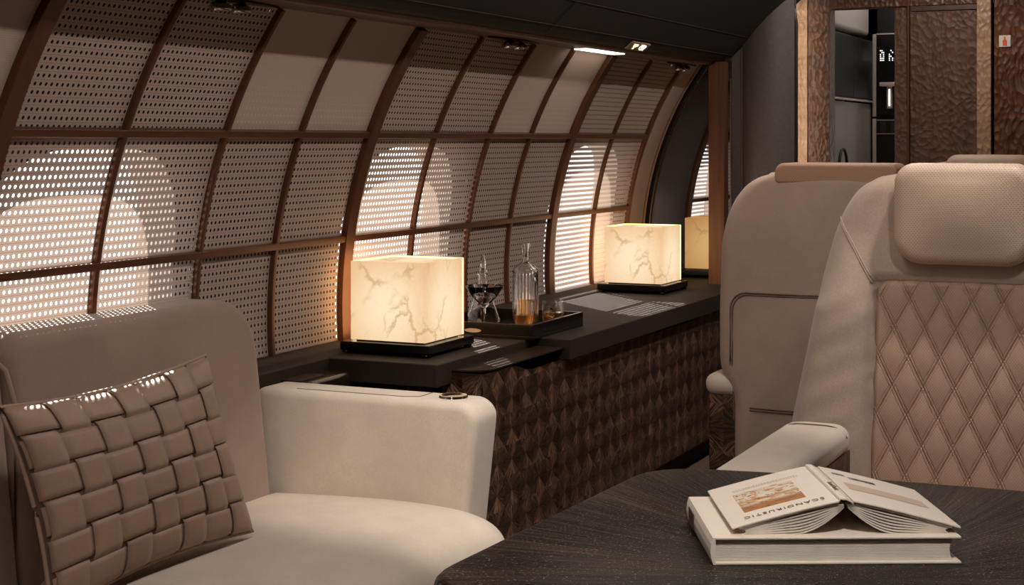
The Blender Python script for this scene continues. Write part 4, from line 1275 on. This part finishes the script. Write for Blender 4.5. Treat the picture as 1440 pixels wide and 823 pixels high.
# back cover: barcode and a beige block of copy
g = G(); x = .040
while x < .075:
    w_ = rnd.choice((.0005, .001, .0015)); g.add([on_cover(x, .150, .0005), on_cover(x + w_, .150, .0005), on_cover(x + w_, .164, .0005), on_cover(x, .164, .0005)], [(0, 1, 2, 3)]); x += w_ + rnd.choice((.0006, .0012))
x = .020
while x < .036:
    w_ = rnd.choice((.0005, .001)); g.add([on_cover(x, .162, .0005), on_cover(x + w_, .162, .0005), on_cover(x + w_, .174, .0005), on_cover(x, .174, .0005)], [(0, 1, 2, 3)]); x += w_ + .0009
g.build('barcode', plain('black_ink', lin(60, 50, 46), .7, var=0), BCO)
x0, x1, y0, y1 = .022, .125, .075, .115
g = G(); g.grid(lambda a, b: on_cover(x0 + (x1 - x0) * a, y0 + (y1 - y0) * b, .0004), 8, 1); g.build('text_block', M_BEIGE, BCO)

# ------------------------------------------------------------------ light
def area(name, loc, target, sx, sy, energy, col, spread=180):
    l = bpy.data.lights.new(name, 'AREA'); l.shape = 'RECTANGLE'; l.size = sx; l.size_y = sy; l.energy = energy; l.color = col; l.spread = math.radians(spread)
    o = bpy.data.objects.new(name, l); COL.objects.link(o); o.location = loc
    d = Vector(target) - Vector(loc); o.rotation_euler = d.to_track_quat('-Z', 'Y').to_euler()
    return o
def spot(name, loc, target, energy, col, deg, blend=.6, size=.03):
    l = bpy.data.lights.new(name, 'SPOT'); l.energy = energy; l.color = col; l.spot_size = math.radians(deg); l.spot_blend = blend; l.shadow_soft_size = size
    o = bpy.data.objects.new(name, l); COL.objects.link(o); o.location = loc
    d = Vector(target) - Vector(loc); o.rotation_euler = d.to_track_quat('-Z', 'Y').to_euler()
    return o
WARM = (1, .88, .78)
# ceiling strip light: housing and its light
t = thing('ceiling_strip', 'long slim strip light along the cabin ceiling', 'light', (-1.02, 2.9, 2.08))
G().box(-.03, .03, -3.6, 3.6, .0, .035).build('housing', M_STEEL, t)
G().box(-.02, .02, -3.58, 3.58, -.004, .002).build('diffuser', emit('strip_soft', (*WARM, 1), 1.0), t)
# small strip source (area lamp just under the diffuser)
l = bpy.data.lights.new('strip_lamp', 'AREA'); l.shape = 'RECTANGLE'; l.size = .03; l.size_y = 7.0; l.energy = 34; l.color = WARM
o = bpy.data.objects.new('strip_lamp', l); COL.objects.link(o); o.location = (-1.02, 2.9, 2.07); o.rotation_euler = (0, math.radians(20), 0)
# recessed downlights; the pair facing the credenza is added to brighten its veneer
DL = [((-1.30, 3.95, 2.10), (-1.62, 3.05, .4), 100, 44), ((-.34, 3.38, 2.10), (-.45, 3.52, 1.10), 34, 44), ((-.15, 1.05, 2.10), (-.50, 1.95, .7), 72, 44),
      ((-.80, 3.6, 2.1), (-1.05, 4.4, .9), 12, 70), ((-.95, 4.35, 2.1), (-1.80, 4.45, .25), 17, 64), ((-.95, 5.45, 2.1), (-1.80, 5.5, .3), 15, 64), ((-.95, 2.55, 2.1), (-1.68, 3.28, .50), 105, 32), ((-1.0, 6.15, 2.1), (-1.05, 6.72, 1.3), 12, 90), ((-.12, 2.45, 2.10), (-.50, 3.60, .80), 26, 38)]
for i, (p, q, e, a) in enumerate(DL):
    t = thing('downlight', ('round ceiling downlight over the sofa cushion', 'round ceiling downlight over the nearest armchair', 'round ceiling downlight over the table', 'round ceiling downlight over the rear-facing armchair', 'added ceiling downlight brightening the near half of the credenza', 'added ceiling downlight brightening the far half of the credenza', 'round ceiling downlight facing the inner side of the sofa arm', 'round ceiling downlight in front of the hammered door', 'round ceiling downlight aimed at the quilted inset')[i], 'light', p, 0, 'ceiling downlights')
    G().lathe([(.030, .02), (.040, .02), (.042, .012), (.036, .008), (.030, .014)], 24).build('ring', M_CHROME, t, smooth=True)
    spot('downlight_lamp', (p[0], p[1], p[2] - .01), q, e, (1, .93, .86), a, .8, .04)
# glow of the strip light in the soffit and of the LED strip are mesh emitters; daylight:
sun = bpy.data.lights.new('sun', 'SUN'); sun.energy = 28; sun.angle = math.radians(.6); sun.color = (1, .93, .84)
so = bpy.data.objects.new('sun', sun); COL.objects.link(so)
so.rotation_euler = Vector((.5, -.48, -.46)).to_track_quat('-Z', 'Y').to_euler()
for yc, hw in wins:
    l = bpy.data.lights.new('window_portal', 'AREA'); l.shape = 'RECTANGLE'; l.size = .6; l.size_y = .62; l.cycles.is_portal = True
    o = bpy.data.objects.new('window_portal', l); COL.objects.link(o)
    x, z = prof(SCN, OFF + .13); o.location = (x, yc, z)
    n_ = Vector((XC - x, 0, ZC - z)).normalized(); o.rotation_euler = n_.to_track_quat('-Z', 'Y').to_euler()
w = bpy.data.worlds.new('daylight'); sc.world = w; w.use_nodes = True
nt = w.node_tree; bg = nt.nodes['Background']
tc = nt.nodes.new('ShaderNodeTexCoord'); sp = nt.nodes.new('ShaderNodeSeparateXYZ'); nt.links.new(tc.outputs['Generated'], sp.inputs[0])
cr_ = nt.nodes.new('ShaderNodeValToRGB'); cr_.color_ramp.elements[0].position = .35; cr_.color_ramp.elements[0].color = (.95, .92, .88, 1)
cr_.color_ramp.elements[1].position = .8; cr_.color_ramp.elements[1].color = (.70, .84, 1, 1)
mr = nt.nodes.new('ShaderNodeMapRange'); mr.inputs[1].default_value = -1; nt.links.new(sp.outputs[2], mr.inputs[0]); nt.links.new(mr.outputs[0], cr_.inputs[0])
nt.links.new(cr_.outputs[0], bg.inputs[0]); bg.inputs[1].default_value = 3.0

# ------------------------------------------------------------------ camera
F = 2200; TH = math.atan(1010 / 2200)
cam = bpy.data.cameras.new('camera'); co = bpy.data.objects.new('camera', cam); COL.objects.link(co)
cam.sensor_width = 36; cam.lens = F / 1440 * 36; cam.shift_x = 0; cam.shift_y = -(411.5 - 198) / 1440
cam.clip_start = .02; cam.clip_end = 60
co.location = (0, 0, 1.22); co.rotation_euler = (PI / 2, 0, TH)
sc.camera = co
sc.view_settings.view_transform = 'Standard'; sc.view_settings.look = 'None'; sc.view_settings.gamma = 1
sc.view_settings.exposure = 0; sc.view_settings.use_curve_mapping = False
sc.cycles.use_denoising = True; sc.cycles.max_bounces = 20; sc.cycles.transparent_max_bounces = 20; sc.cycles.transmission_bounces = 20; sc.cycles.diffuse_bounces = 5; sc.cycles.glossy_bounces = 5
sc.cycles.sample_clamp_indirect = 6; sc.cycles.caustics_reflective = False
